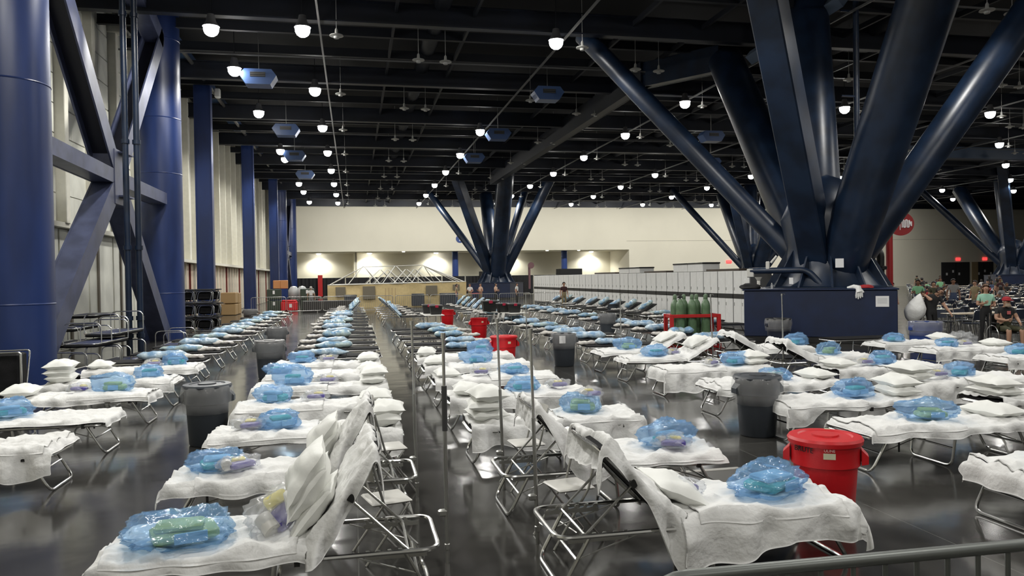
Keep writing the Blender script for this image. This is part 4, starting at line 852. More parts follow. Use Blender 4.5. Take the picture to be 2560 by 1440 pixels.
for tier in range(3):
    for q, (sx, sy) in enumerate(((-7.15, 35.2), (-6.42, 35.45), (-7.0, 36.3), (-6.3, 36.45))):
        t = thing('folded_cot', f"folded black cot with chrome loops, {('front left', 'front right', 'rear left', 'rear right')[q]}, {('bottom', 'middle', 'top')[tier]} tier of the tall stack", 'cot', (sx+.04*(tier % 2), sy, tier*.62), .05*(tier-1), 'folded cots in the tall stack')
        put('end_loop', fl1, t); put('canvas', fs_, t); put('folded_mattress', fs2, t); put('leg_loop', fl2, t, loc=(0, -.22, 0)); put('leg_loop', fl2, t, loc=(-.09, -.27, .02)).rotation_euler = (0, .06, 0)
# low stacks of turned-over cots between the columns
blu = M().box((0, 0, 0), (2.0, .70, .02), bev=.008).mesh('underside_sheet', mat('blue_underside', (.02, .03, .09), .5))
slab = M().box((0, 0, 0), (2.08, .76, .07), bev=.03).mesh('canvas', CANVAS); slabf = M().tube(rounded([(-1.06, -.39, 0), (1.06, -.39, 0), (1.06, .39, 0), (-1.06, .39, 0)], .12, 4), .016, 8, True).mesh('frame', CHROME)
def flipped(x, y, z, rz, label, legs=True, down=False):
    t = thing('folding_cot', label, 'cot', (x, y, z), rz); put('canvas', slab, t, loc=(0, 0, .04)); put('frame', slabf, t, loc=(0, 0, .09)); put('underside_sheet', blu, t, loc=(0, 0, .085))
    if legs:
        for xx, l_ in ((-.9, lm), (-.1, lm2), (.85, lm)): o = put('leg', l_, t, loc=(xx, 0, .09 if not down else .0), rotz=pi/2);
    return t
for i, a in enumerate(((-6.3, 19.9, 0.0, 1.45, 'turned-over cot, lowest, right of the first blue column'), (-6.2, 22.0, .0, 1.5, 'turned-over cot on the floor behind the lowest'), (-6.35, 20.9, .62, 1.5, 'turned-over cot with legs up, middle of the low stack'), (-6.3, 22.2, .78, 1.5, 'turned-over cot with blue underside, topmost of the low stack'),
                       (-8.1, 24.5, .35, 1.57, 'turned-over cot behind the standpipes'), (-5.85, 27.2, .0, 1.57, 'turned-over cot with legs up left of the second blue column'), (-8.1, 26.2, 1.1, 1.57, 'topmost black cot slab behind the standpipes'), (-8.1, 24.5, .8, 1.57, 'black cot slab in the stack behind the standpipes'))):
    flipped(a[0], a[1], a[2], a[3], a[4], i not in (6, 7))
t = thing('cot_trolley', 'dark upright cot frame with chrome edge at the far left edge', 'cot', (-6.35, 15.6, 0), .1)
M().box((0, .05, .45), (.62, .5, .88), bev=.03).obj('folded_canvas', CANVAS, t); M().tube(rounded([(-.36, -.25, .0), (-.36, -.25, .92), (.36, -.25, .92), (.36, -.25, .0)], .05, 3, False), .02, 8).obj('frame', CHROME, t); M().tube(rounded([(-.30, -.28, .3), (-.36, .3, .92), (.36, .3, .92), (.40, -.1, .3)], .05, 3, False), .016, 8).obj('leg', CHROME, t)
# floor hatch
t = thing('floor_hatch', 'rectangular steel floor box cover behind the second centre cot', 'floor hatch', (3.64, 7.36, 0))
M().box((0, .34, .004), (1.0, .08, .012)).box((0, -.34, .004), (1.0, .08, .012)).box((-.48, 0, .004), (.08, .63, .012)).box((.48, 0, .004), (.08, .63, .012)).obj('rim', mat('hatch_rim', (.42, .41, .38), .4, .3), t)
for x in (-.235, .235): M().box((x, 0, .003), (.44, .60, .006)).obj('cover_plate', mat('hatch_plate', (.10, .098, .09), .3), t)
# crowd barriers
def barrier(x0, x1, y, label, y1=None, group=None, h=1.1, nb=None, mt=STEEL, r=.019):
    y1 = y if y1 is None else y1; L = hypot(x1-x0, y1-y)
    t = thing('crowd_barrier', label, 'barrier', (x0, y, 0), math.atan2(y1-y, x1-x0), group)
    M().tube(rounded([(0, 0, .18), (0, 0, h), (L, 0, h), (L, 0, .18)], .14, 6), r, 10, True).obj('frame', mt, t)
    nb = nb or int(L/.125); bm = M().tube([(0, 0, .18), (0, 0, h)], r*.42, 6).mesh('bar', mt)
    for k in range(1, nb): put('bar', bm, t, loc=(L*k/nb, 0, 0))
    for x in (.25, L-.25): M().tube(rounded([(x, -.3, .0), (x, -.2, .03), (x, 0, .2), (x, .2, .03), (x, .3, .0)], .1, 3, False), r*.8, 6).obj('foot', mt, t)
    return t
barrier(.98, 3.2, 2.46, 'grey steel crowd barrier crossing the bottom right corner', 2.42, mt=mat('galvanised_grey', (.16, .17, .16), .4, .6), nb=17, r=.024)
xs = -6.6
for k in range(9):
    yb = 52-.55*k if k < 5 else 50
    barrier(xs+.03, xs+2.2, yb, f"steel crowd barrier before the tent, {ORD[k]} from the left"); xs += 2.3
# ------------------------------------------------------------------ tan tent
t = thing('shelter_tent', 'long tan shelter tent with bare white roof trusses at the back', 'tent', (-1.95, 60, 0)); W_, D_, E_ = 10.7, 6.0, 1.78
def wallf(u, v): return (u*W_, -.06*nz(u*9, v*3, 1)*2, v*(E_+.12*u))
M().grid(wallf, 40, 6).obj('front_wall', TAN, t, ang=180)
M().box((0, D_/2, .9), (.05, D_, 1.8)).obj('side_wall', TAN, t); M().box((W_, D_/2, .95), (.05, D_, 1.9)).obj('side_wall', TAN, t)
for x, wd, z, h in ((.95, .75, 1.25, .75), (3.1, .95, 1.15, 1.0), (7.95, .9, 1.25, .75), (9.9, .55, 1.45, .45)):
    M().box((x, -.12, z), (wd, .04, h), bev=.01).obj('window_flap', TANW, t)
for x, wd in ((1.7, .95), (6.8, .95), (9.2, 1.4)): M().box((x, -.9, .55), (wd, .6, .95), bev=.03).obj('air_unit', mat('air_unit_dark', (.03, .035, .045), .5), t)
TR = mat('truss_white', (.60, .60, .56), .4)
M().tube([(0, 0, E_), (W_, 0, E_+.12)], .035, 6).tube([(0, D_, E_), (W_, D_, E_+.12)], .035, 6).obj('eave_rail', TR, t)
M().tube([(2.75, D_/2, 3.2), (7.6, D_/2, 3.3)], .03, 6).obj('ridge_rail', TR, t)
for k, xx in enumerate((2.75, 4.1, 4.7, 5.35, 6.2, 6.9, 7.6)):
    pk = 3.22 if k in (0, 3, 6) else 2.95; w1 = 1.25
    for dx in (-w1, w1):
        for yy in (0, D_): M().tube([(xx+dx, yy, E_), (xx+dx*.05, D_/2, pk)], .032, 6).obj('truss_tube', TR, t)
for yy in (.2, D_/2, D_): M().tube([(.1, yy, E_), (2.75, D_/2, 3.22)], .035, 6).obj('truss_tube', TR, t); M().tube([(W_-.1, yy, E_+.1), (7.6, D_/2, 3.26)], .035, 6).obj('truss_tube', TR, t)
for k in range(4): M().tube([(4.3+k*.25, -1.6, 0), (4.3+k*.25, -1.6, 1.5)], .03, 6).obj('loose_pole', mat('wood_pole', (.45, .33, .18), .6), None, label=f"upright wooden pole before the tan tent, {ORD[k]} from the left", cat='pole', loc=(-1.95, 60, 0))
# low dark platform left of the tent
M().box((-1.6, 53.6, .38), (3.6, 1.2, .76), bev=.02).obj('low_platform', mat('platform_brown', (.03, .027, .025), .6), None, label='low dark platform standing before the left end of the tent', cat='platform')
# crates and goods at the far left
GRC = mat('crate_green', (.03, .045, .03), .5)
for i, (x, y, z, lab) in enumerate(((-5.6, 57, 0, 'left bottom'), (-5.6, 57, .8, 'left top'), (-3.3, 57, 0, 'right bottom'), (-3.3, 57, .8, 'right top'), (-4.45, 57.6, 0, 'middle bottom'))):
    t = thing('storage_crate', f'dark green crate in the stack by the far left columns, {lab}', 'crate', (x, y, z)); M().box((0, 0, .39), (.95, .8, .76), bev=.04).obj('body', GRC, t); M().box((0, -.41, .55), (.14, .02, .25)).obj('label_sheet', PAPER, t)
t = thing('cooler_box', 'bright red box before the green crates by the far left columns', 'box', (-4.5, 56.2, .0)); M().box((0, 0, .35), (1.15, .7, .70), bev=.08).obj('body', REDB, t); M().box((0, 0, .74), (1.0, .65, .12), bev=.05).obj('lid', REDB, t); M().box((.1, -.36, .4), (.2, .02, .25)).obj('label_sheet', PAPER, t)
for i, (x, z) in enumerate(((-5.4, 1.6), (-4.9, 1.6))): M().box((x, 57, z+.3), (.5, .6, .6), bev=.03).obj('carton', mat('carton_orange', (.50, .22, .08), .6), None, label=f"orange carton on top of the green crates, {'left' if i == 0 else 'right'} one", cat='carton')
for i, x in enumerate((-4.3, -3.7)): 
    t = thing('plastic_jar', f"clear round bulging sack behind the red box, {'left' if i == 0 else 'right'} one", 'sack', (x, 57.6, .78)); M().lathe([(.2, 0), (.38, .3), (.38, .7), (.2, .95), (.001, 1.0)], 18).obj('sack_body', mat('milky_sack', (.4, .42, .42), .3), t)
for i, (y, z) in enumerate(((52, .0), (52, .75), (53.4, 0), (53.4, .7))): M().box((-7.9, y, z+.36), (.9, 1.1, .7), bev=.03).obj('carton', mat('carton_tan', (.33, .22, .10), .7), None, label=f"tan carton stacked against the left wall beyond the beams, {ORD[i]}", cat='carton')
#@PART3
# ------------------------------------------------------------------ people
def body_mesh(J, name):
    """one continuous skinned body; J: joint -> (x, y, z, r)"""
    bones = [('pelvis', 'waist', 2), ('waist', 'chest', 1), ('chest', 'neck', 1), ('neck', 'chin', 0), ('chin', 'head', 0), ('head', 'crown', 0)]
    for s_ in 'lr':
        bones += [('chest', 'sh'+s_, 1), ('sh'+s_, 'el'+s_, 1), ('el'+s_, 'wr'+s_, 0), ('wr'+s_, 'ha'+s_, 0), ('pelvis', 'hp'+s_, 2), ('hp'+s_, 'kn'+s_, 2), ('kn'+s_, 'an'+s_, J.get('shin', 2)), ('an'+s_, 'to'+s_, 3)]
    names = [k for k in J if k not in ('shin', 'slv', 'face')]; idx = {k: i for i, k in enumerate(names)}
    me = bpy.data.meshes.new(name+'_cage'); me.from_pydata([J[k][:3] for k in names], [(idx[a], idx[b]) for a, b, _ in bones], [])
    o = bpy.data.objects.new(name+'_cage', me); C.objects.link(o)
    o.modifiers.new('skin', 'SKIN'); o.modifiers.new('sub', 'SUBSURF').levels = 2
    sv = me.skin_vertices[0].data if me.skin_vertices else None
    if sv is None:
        bpy.context.view_layer.objects.active = o; bpy.ops.mesh.customdata_skin_add(); sv = me.skin_vertices[0].data
    for k, i in idx.items():
        r = J[k][3]; sv[i].radius = (r if not isinstance(r, tuple) else r[0], r if not isinstance(r, tuple) else r[1]); sv[i].use_root = (k == 'pelvis')
    dg = bpy.context.evaluated_depsgraph_get(); ev = bpy.data.meshes.new_from_object(o.evaluated_get(dg)); bpy.data.objects.remove(o)
    m = M(); m.v = [tuple(v.co) for v in ev.vertices]; m.f = [tuple(p.vertices) for p in ev.polygons]
    segs = [(Vector(J[a][:3]), Vector(J[b][:3]), mi, a, b) for a, b, mi in bones]
    for f in m.f:
        c = sum((Vector(m.v[i]) for i in f), Vector())/len(f); best = (9, 0)
        for a, b, mi, na, nb in segs:
            ab = b-a; t = max(0, min(1, (c-a).dot(ab)/ab.length_squared)); d = (c-(a+ab*t)).length
            if na == 'el'+na[-1] or nb[:2] == 'wr': pass
            if mi == 1 and na[:2] == 'sh' and t > J.get('slv', 2): mi = 0
            if d < best[0]: best = (d, mi)
        m.m.append(best[1])
    h = Vector(J['head'][:3]); fd = J.get('face', (0, -1)) if isinstance(J.get('face'), tuple) else (0, -1)
    F_ = Vector((fd[0], fd[1], 0)).normalized(); Sd = Vector((-F_.y, F_.x, 0)); r = J['head'][3]
    for sg in (-1, 1):
        m.lathe([(.001, -.010), (.010, 0), (.001, .010)], 8, h+F_*r*.93+Sd*sg*.032+Vector((0, 0, .015)), 4)
        m.lathe([(.001, -.03), (.014, -.01), (.016, .015), (.001, .03)], 8, h+Sd*sg*(r*.98), 0)
    m.tube([h+F_*r*.9+Vector((0, 0, .02)), h+F_*(r*1.12)-Vector((0, 0, .02)), h+F_*r*.95-Vector((0, 0, .03))], .010, 6)
    m.tube([h+F_*r*.93+Sd*.022-Vector((0, 0, .055)), h+F_*r*.98-Vector((0, 0, .055)), h+F_*r*.93-Sd*.022-Vector((0, 0, .055))], .005, 5, mi=5)
    for s_ in 'lr':                                             # five bent fingers on each hand
        w_, q = Vector(J['wr'+s_][:3]), Vector(J['ha'+s_][:3]); d = (q-w_).normalized(); sd = d.cross(F_); sd = sd.normalized() if sd.length > .1 else Sd; nn = d.cross(sd)
        for k in range(4):
            b = q+sd*(k-1.5)*.019; L_ = (.062, .072, .068, .052)[k]; m.tube([b-d*.01, b+d*L_*.5, b+d*L_*.85+nn*.02, b+d*L_*.9+nn*.035], .008, 6, rad=[.009, .009, .008, .006])
        b = w_.lerp(q, .5)+sd*.02; m.tube([b, b+d*.03+sd*.035, b+d*.055+sd*.04+nn*.015], .009, 6, rad=[.011, .010, .008])
    return m.mesh(name, [SKIN, SKIN, SKIN, BLACK, BLACK, mat('lip', (.30, .09, .08), .5)], 180)
def standJ(**k):
    J = {'pelvis': (0, 0, .95, (.145, .10)), 'waist': (0, 0, 1.10, (.135, .095)), 'chest': (0, .0, 1.32, (.165, .105)), 'neck': (0, .01, 1.47, .052), 'chin': (0, -.01, 1.545, .062), 'head': (0, -.015, 1.615, .092), 'crown': (0, .0, 1.69, .065)}
    for s_, g in (('l', -1), ('r', 1)):
        J.update({'sh'+s_: (g*.175, 0, 1.40, .060), 'el'+s_: (g*.245, .03, 1.13, .042), 'wr'+s_: (g*.255, -.05, .90, .026), 'ha'+s_: (g*.25, -.075, .835, .030), 'hp'+s_: (g*.085, 0, .90, .092), 'kn'+s_: (g*.10, -.01, .50, .060), 'an'+s_: (g*.105, .02, .09, .040), 'to'+s_: (g*.12, -.14, .035, .034)})
    J['slv'] = .55; J.update(k); return J
BODIES = {'stand': standJ(), 'hips': standJ(elr=(.33, .08, 1.16, .042), wrr=(.20, -.05, 1.0, .028), har=(.16, -.08, 1.0, .03)),
 'talk': standJ(ell=(-.24, -.04, 1.14, .042), wrl=(-.14, -.24, 1.18, .027), hal=(-.09, -.29, 1.22, .03), wrr=(.16, -.2, 1.1, .027), har=(.12, -.25, 1.12, .03)),
 'stride': standJ(hpl=(-.09, 0, .90, .095), knl=(-.10, -.16, .52, .062), anl=(-.10, -.10, .10, .042), tol=(-.11, -.26, .06, .034), knr=(.09, .06, .50, .062), anr=(.09, .22, .13, .042), tor=(.10, .10, .035, .034), face=(.25, -1.0)),
 'bag': standJ(chest=(.04, -.05, 1.30, (.17, .115)), neck=(.10, -.10, 1.44, .056), chin=(.16, -.15, 1.49, .064), head=(.19, -.17, 1.545, .092), crown=(.19, -.17, 1.62, .066), shl=(-.14, -.03, 1.38, .066), ell=(-.05, -.28, 1.30, .048), wrl=(-.16, -.14, 1.42, .030), hal=(-.19, -.08, 1.45, .034), shr=(.22, -.05, 1.36, .066), elr=(.34, -.10, 1.12, .048), wrr=(.46, -.18, .92, .029), har=(.49, -.22, .86, .033), knl=(-.02, -.10, .50, .066), knr=(.10, .06, .50, .066), anl=(-.02, -.04, .09, .042), anr=(.08, .16, .11, .042), tol=(-.01, -.2, .035, .034), tor=(.10, .02, .035, .034), face=(.9, -.6), slv=.6),
 'sit': {'pelvis': (0, 0, .52, (.17, .14)), 'waist': (0, -.02, .70, (.17, .13)), 'chest': (0, -.05, .92, (.18, .12)), 'neck': (0, -.07, 1.07, .058), 'chin': (0, -.10, 1.13, .066), 'head': (0, -.11, 1.20, .095), 'crown': (0, -.10, 1.28, .066),
   'shl': (-.19, -.04, 1.00, .066), 'ell': (-.27, -.10, .76, .048), 'wrl': (-.10, -.26, .72, .03), 'hal': (-.04, -.30, .74, .034), 'shr': (.19, -.04, 1.0, .066), 'elr': (.27, -.12, .76, .048), 'wrr': (.20, -.34, .66, .03), 'har': (.18, -.40, .64, .034),
   'hpl': (-.11, -.03, .50, .105), 'knl': (-.15, -.46, .50, .070), 'anl': (-.15, -.44, .10, .045), 'tol': (-.17, -.60, .04, .038), 'hpr': (.11, -.03, .50, .105), 'knr': (.18, -.46, .50, .070), 'anr': (.19, -.46, .10, .045), 'tor': (.21, -.62, .04, .038), 'shin': 0, 'slv': .5, 'face': (.1, -1.0)}}
BODIES['chair'] = dict(BODIES['sit']); BODIES['chair']['shin'] = 2
BM = {k: body_mesh(v, 'body_'+k) for k, v in BODIES.items()}
def hair_mesh(k, long=False, cap=False):
    J = BODIES[k]; h = Vector(J['head'][:3]); c = h+Vector((0, .012, .03)); r = J['head'][3]+.012; fd = J['face'] if isinstance(J.get('face'), tuple) else (0, -1); a0_ = math.atan2(fd[1], fd[0])
    def fn(u, v):
        a = v*2*pi; front = cos(a-a0_); zmin = -.02 if front > .3 else (-.9 if not long else -.9); th = u*(pi*.5+ (-.62 if front > .45 else (-.2 if front > .1 else .75)))
        rr = r*(1+.05*nz(cos(a)*3, sin(a)*3, u*4)); z = cos(th)*rr*1.05; q = sin(th)*rr
        if long and u > .6 and front < .2: z -= (u-.6)*.35; q *= 1.02
        return (c.x+q*cos(a), c.y+q*sin(a), c.z+z)
    m = M(); m.grid(fn, 9, 18)
    return m
HM = {(k, l): hair_mesh(k, l).mesh('hair', HAIR, 180) for k in BODIES for l in (False, True)}
def person(x, y, rz, pose, label, shirt, pants, skin=SKIN, hair=HAIR, s=1., long=False, group=None, z=0., shoes=BLACK):
    t = thing('person', label, 'person', (x, y, z), rz, group); t.scale = (s, s, s)
    b = put('body', BM[pose], t)
    for i, m_ in enumerate((skin, shirt, pants, shoes)): b.material_slots[i].link = 'OBJECT'; b.material_slots[i].material = m_
    if hair:
        h = put('hair', HM[(pose, long)], t); h.material_slots[0].link = 'OBJECT'; h.material_slots[0].material = hair
    return t
BK = cloth('black', (.012, .012, .013)); MINT = cloth('mint', (.30, .55, .42)); KHAKI = cloth('khaki', (.26, .21, .12)); MAROON = cloth('maroon', (.035, .008, .010)); WHT = cloth('white', (.6, .6, .58)); RED = cloth('red', (.35, .02, .025)); GREY = cloth('grey', (.2, .2, .2)); JEAN = cloth('denim', (.04, .06, .12)); OLIVE = cloth('olive', (.05, .05, .025)); GRN = cloth('green', (.2, .45, .25)); PEACH = cloth('peach', (.55, .38, .28))
fac = -radians(34)
person(16.95, 19.75, fac+.1, 'bag', 'person in black t-shirt and trousers bending forward with a sack over the shoulder', BK, BK, s=1.0)
t = thing('white_sack', 'big white sack carried over the shoulder of the person in black', 'sack', (16.62, 19.75, .0), fac+.1)
def sackf(u, v):
    th = u*pi; a = v*2*pi; r = .30*sin(th)**.8*(1.0+.25*cos(th*1.0)*-1)+.0; k = 1+.08*nz(cos(a)*2, sin(a)*2, u*5)
    z = 1.50-u*.92; return (-.22*u**.7-.02+r*cos(a)*k*.95, .06+r*sin(a)*k*.8, z)
M().grid(sackf, 22, 20).obj('sack_body', SHEET, t, ang=180)
person(18.25, 19.1, fac+.15, 'talk', 'woman in mint green top standing behind the man in the red cap', MINT, BK, long=True, hair=mat('brown_hair', (.12, .06, .03), .6), s=1.0)
t = thing('wheelchair', 'dark wheelchair under the seated man in the red cap', 'wheelchair', (17.75, 17.95, 0), fac+.35)
for sx in (-.29, .29):
    M().tube([(sx, .05+.30*cos(a*pi/12), .31+.30*sin(a*pi/12)) for a in range(24)], .014, 6, True).obj('wheel', CHROME, t)
    M().tube([(sx*.9, -.42+.09*cos(a*pi/8), .10+.09*sin(a*pi/8)) for a in range(16)], .014, 6, True).obj('caster', BLACK, t)
    M().tube([(sx*.93, .22, .95), (sx*.93, .20, .2), (sx*.93, -.42, .2)], .013, 6).obj('side_frame', CHROME, t); M().box((sx*.98, -.06, .68), (.05, .34, .04), bev=.01).obj('armrest', BLACK, t)
M().box((0, -.05, .42), (.50, .46, .05), bev=.02).obj('seat', BLACK, t); M().box((0, .21, .68), (.50, .04, .46), bev=.015).obj('backrest', BLACK, t)
p = person(17.75, 17.95, fac+.35, 'sit', 'bearded man in red cap and black shirt sitting in a wheelchair', BK, OLIVE, hair=None, s=1.06)
hh = Vector(BODIES['sit']['head'][:3])
M().lathe([(.108, .0), (.108, .04), (.085, .085), (.03, .105), (.001, .107)], 20, (hh.x, hh.y, hh.z+.035)).box((hh.x, hh.y-.14, hh.z+.045), (.15, .12, .012), bev=.005).obj('cap', cloth('cap_red', (.36, .02, .03)), p)
bd = bag_blob(99, .075, .055, .075, mat('grey_beard', (.35, .27, .20), .8), 'beard', .15, 12, 0); put('beard', bd, p, loc=(hh.x, hh.y-.06, hh.z-.13))
M().box((.02, -.175, .92), (.09, .01, .09)).obj('shirt_print', cloth('print_pink', (.5, .12, .12)), p)
person(13.35, 47.6, .15, 'stand', 'man in dark maroon polo shirt and khaki trousers facing the camera', MAROON, KHAKI, s=1.04)
person(-2.95, 55.2, pi, 'stand', 'person in white shirt and cap seen from behind at the far left', WHT, GREY, hair=mat('grey_hair', (.4, .38, .35), .7))
grp = [(7.45, 55.9, 1.2, 'hips', 'man in khaki shirt in the group before the central tree column, leftmost', KHAKI, JEAN), (8.9, 58.9, -.6, 'talk', 'person in white coat beside the man in khaki before the central column', WHT, KHAKI), (9.8, 59.2, -1.1, 'talk', 'person in cream top at the red table before the central column', PEACH, KHAKI),
       (10.9, 58.6, .9, 'talk', 'person in black and peach top talking before the central column', PEACH, BK), (12.5, 58.2, 1.0, 'hips', 'person in white shirt right of the central column group', WHT, BK), (14.9, 57.0, 0, 'talk', 'person in black taking a picture near the far barriers', BK, BK), (16.1, 57.4, 2.8, 'stand', 'person in red shirt seen from behind near the far barriers', RED, BK)]
for g in grp: person(*g, group='people by the central tree column')
cols = [BK, MAROON, WHT, GREY, WHT, KHAKI, BK, JEAN]
for i in range(8): person(17.6+i*.75, 63+(i % 3)*1.1, rnd.uniform(0, 6), ('stand', 'talk', 'hips')[i % 3], f"person in {('black', 'maroon', 'white', 'grey', 'white', 'khaki', 'black', 'denim blue')[i]} in the far crowd left of the cabinets, {ORD[i]} from left", cols[i], (BK, JEAN)[i % 2], group='crowd left of the cabinets')
t = thing('red_table', 'small round red table among the group before the central column', 'table', (9.3, 58.2, 0)); M().lathe([(.45, .95), (.46, .98), (.001, 1.0)], 20).obj('tabletop', RED, t); M().tube([(0, 0, 0), (0, 0, .95)], .05, 8).obj('pedestal_leg', BLACK, t)
mid = [(22.6, 28.6, 'person in white and black beside the red sign post', WHT, BK, 'stand'), (24.4, 29.2, 'person in light green top bending at a table behind the pedestal', GRN, JEAN, 'talk'), (25.0, 29.0, 'man in dark brown shirt with back turned, middle of the standing group', OLIVE, BK, 'hips'), (27.1, 30.2, 'person in grey patterned shirt in the standing group', GREY, JEAN, 'stand'), (27.9, 29.8, 'man in khaki grey shirt, right of the standing group', KHAKI, KHAKI, 'hips'), (21.5, 28.9, 'person in dark red seen behind the valve pipes', RED, BK, 'talk')]
for i, g in enumerate(mid): person(g[0], g[1], fac+rnd.uniform(-1.4, 1.4), g[5], g[2], g[3], g[4], s=.98+.05*(i % 2), skin=(SKIN, SKIND)[i % 2], group='people standing behind the pedestal')
# ------------------------------------------------------------------ dining tables and chairs at the right
def chair_parts():
    s1 = M().box((0, -.02, .45), (.44, .42, .045), bev=.02).mesh('seat', CHAIRB); s2 = M().grid(lambda u, v: ((u-.5)*.44, .20+.03*(1-(2*u-1)**2)*1+.05*v, .56+.28*v), 8, 3).mesh('backrest', CHAIRB)
    f = M()
    for sx in (-.23, .23): f.tube(rounded([(sx, -.22, 0), (sx, -.16, .44), (sx, .17, .44), (sx, .27, .86)], .05, 3, False), .012, 6); 
    l = M()
    for sx in (-.22, .22): l.tube([(sx, .25, 0), (sx, .05, .44)], .012, 6)
    f2 = M().tube(rounded([(-.23, .17, .44), (-.23, .27, .88), (.23, .27, .88), (.23, .17, .44)], .08, 3, False), .012, 6)
    return [('seat', s1), ('backrest', s2), ('back_frame', f2.mesh('back_frame', CHROME)), ('side_frame', M().tube(rounded([(-.23, -.22, 0), (-.23, -.16, .43), (-.23, .16, .43), (-.23, .26, 0)], .05, 3, False), .012, 6).mesh('side_frame', CHROME)), ('side_frame', M().tube(rounded([(.23, -.22, 0), (.23, -.16, .43), (.23, .16, .43), (.23, .26, 0)], .05, 3, False), .012, 6).mesh('side_frame', CHROME))]
CP = chair_parts()
dt = M().box((0, 0, .735), (2.4, .76, .035), bev=.012).mesh('tabletop', TABLET); dl = [M().tube(rounded([(x, -.3, .72), (x, -.3, .02), (x, .3, .02), (x, .3, .72)], .04, 3, False), .014, 6).mesh('leg', STEEL) for x in (-.95, .95)]
cup = M().lathe([(.03, 0), (.04, .1), (.001, .1)], 8).mesh('cup', PAPER)
rr = 0; nch = 0
yy = 21.6
rows_y = [21.6, 24.2, 26.8, 29.6, 32.4, 35.4, 38.6, 42.0, 45.6, 50, 55, 61, 68]
for r_i, yy in enumerate(rows_y):
    x0 = max(yy*.80+1.6, 19.2); x1 = yy*1.04+1.5; x = x0; c_i = 0
    while x < x1 and c_i < 6:
        if abs(x+1.2-66.5) < 4.2 and abs(yy-66) < 4: x += 2.55; c_i += 1; continue
        t = thing('dining_table', f"long tan folding table, {ORD[c_i]} from the left in the {ORD[r_i]} dining row from the front", 'table', (x+1.2, yy, 0), 0, 'long tan tables at the right'); put('tabletop', dt, t)
        for q in dl: put('leg', q, t)
        for sd, (dy, rz) in enumerate(((-.62, pi), (.62, 0))):
            for k in range(3):
                if yy > 46 and k == 1: continue
                if rnd.random() < .12: continue
                if nch >= 300: continue
                nch += 1
                c = thing('dining_chair', f"dark blue chrome chair, {('near', 'far')[sd]} side {('left', 'middle', 'right')[k]}, table {ORD[c_i]} in dining row {ORD[r_i]} from front", 'chair', (x+.4+k*.8+rnd.uniform(-.05, .05), yy+dy+rnd.uniform(-.08, .08), 0), rz+rnd.uniform(-.2, .2), 'dark blue dining chairs')
                for nm, me in CP: put(nm, me, c)
        x += 2.55; c_i += 1
seated = 0
for r_i, yy in enumerate(rows_y[5:], 5):
    for k in range(4):
        x = yy*(.80+.055*k)+rnd.uniform(0, 1)+1.2; col = (BK, GREY, MAROON, WHT, OLIVE, JEAN, GRN, RED)[(r_i*3+k) % 8]; cn = ('black', 'grey', 'maroon', 'white', 'olive', 'denim blue', 'green', 'red')[(r_i*3+k) % 8]
        if abs(x-66.5) < 3.5 and abs(yy-66) < 3.5: continue
        person(x, yy+(.72 if k % 2 else -.72), (0 if k % 2 else pi)+rnd.uniform(-.3, .3), 'chair' if (k+r_i) % 4 else 'stand', f"person in {cn} at the {ORD[r_i]} dining row from the front, {ORD[k]} from the left", col, BK, skin=(SKIN, SKIND)[k % 2], group='people in the dining area', long=bool(k == 2)); seated += 1
t = thing('plastic_bag', 'clear crumpled plastic bag on the floor before the wheelchair', 'bag', (16.9, 18.6, 0)); o = put('film', bag_blob(31, .42, .34, .30, CLEARF, cr=.3), t)
t = thing('chair_cover', 'green-grey chair back at the right edge beyond the cots', 'chair', (19.35, 18.1, 0), fac); M().box((0, 0, .45), (.5, .5, .08), bev=.03).obj('seat', OLIVE, t); M().box((0, -.2, .72), (.5, .08, .9), bev=.04).obj('backrest', mat('sage_cover', (.10, .13, .09), .8), t); M().box((0, 0, .2), (.44, .44, .4), bev=.01).obj('skirt', MATS['sage_cover'], t)
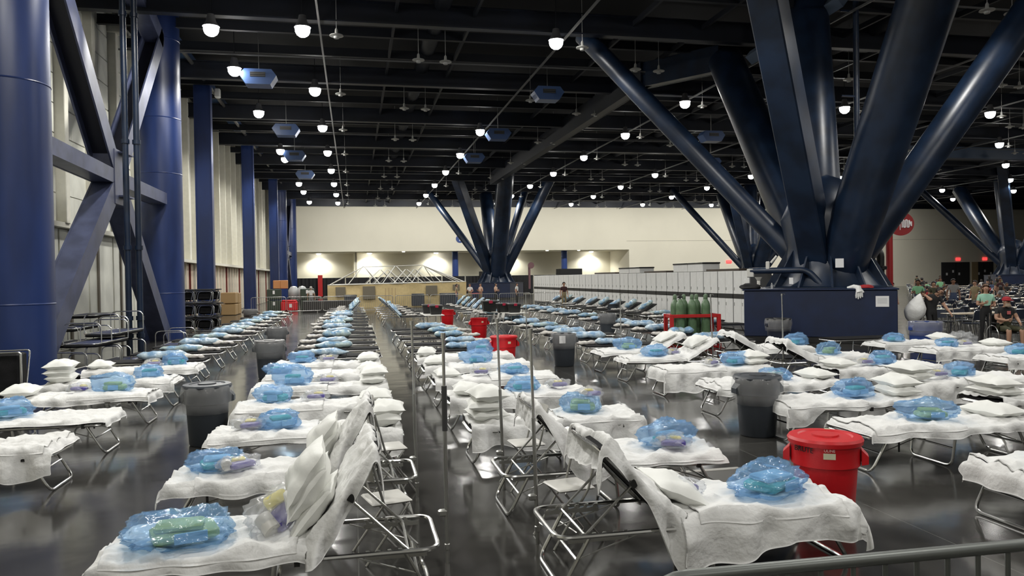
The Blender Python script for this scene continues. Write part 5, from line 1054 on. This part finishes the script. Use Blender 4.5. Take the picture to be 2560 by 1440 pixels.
# odds and ends on the big pedestal
def on_ped(lx, ly, z, nm, lab, cat):
    a = pd.rotation_euler.z; return thing(nm, lab, cat, (pd.location.x+lx*cos(a)-ly*sin(a), pd.location.y+lx*sin(a)+ly*cos(a), z), a)
t = on_ped(1.10, -2.12, 1.67, 'white_glove', 'white cloth glove draped over the front edge of the pedestal', 'glove')
g = M(); g.tube([(-.28, .06, .02), (-.10, .02, .05), (.02, -.06, .02), (.05, -.10, -.12)], .06, 10, rad=[.03, .07, .09, .09])
for k in range(4): g.tube([(-.02+k*.045, -.11, -.10), (-.04+k*.055, -.12, -.22-.02*(k % 2)), (-.04+k*.06, -.115, -.32+.03*abs(k-1))], .02, 8, rad=[.028, .024, .016])
g.tube([(.10, -.10, -.02), (.17, -.10, -.12)], .022, 8); g.obj('glove_body', SHEET, t)
t = on_ped(1.35, -2.0, 1.67, 'red_cloth', 'small red cloth lying behind the white glove', 'cloth'); put('cloth_body', bag_blob(12, .2, .14, .08, RED, 'cloth_body', .2, 14, 1), t)
t = on_ped(-2.0, -1.95, 1.67, 'black_bag', 'small black bag on the left corner of the pedestal', 'bag'); put('bag_body', bag_blob(14, .32, .2, .14, BK, 'bag_body', .2, 16, 1), t)
t = on_ped(-1.35, -2.0, 1.67, 'water_bottle', 'small clear water bottle on the pedestal', 'bottle'); M().lathe([(.032, 0), (.035, .02), (.035, .13), (.015, .17)], 14).obj('bottle_body', CLEARF, t); M().lathe([(.016, .165), (.016, .19), (.001, .19)], 10).obj('bottle_cap', WHITEP, t)
t = on_ped(-1.75, -1.95, 1.67, 'desk_fan', 'small white fan-like device with cable on the pedestal', 'device'); M().box((0, 0, .14), (.10, .08, .28), bev=.02).obj('body', WHITEP, t); M().lathe([(.04, .26), (.12, .38), (.001, .38)], 14).obj('head', WHITEP, t); M().tube([(.0, -.05, .2), (.08, -.1, .05), (.2, -.1, .0)], .008, 6).obj('cable', WHITEP, t)
t = thing('camera_bracket', 'small white camera on the pipe above the pedestal left side', 'camera', (13.1, 22.35, 2.30), fac); M().box((0, 0, .12), (.12, .1, .26), bev=.02).obj('mount', WHITEP, t); M().tube([(.1, 0, .2), (.28, 0, .42)], .04, 10).obj('camera_body', WHITEP, t)
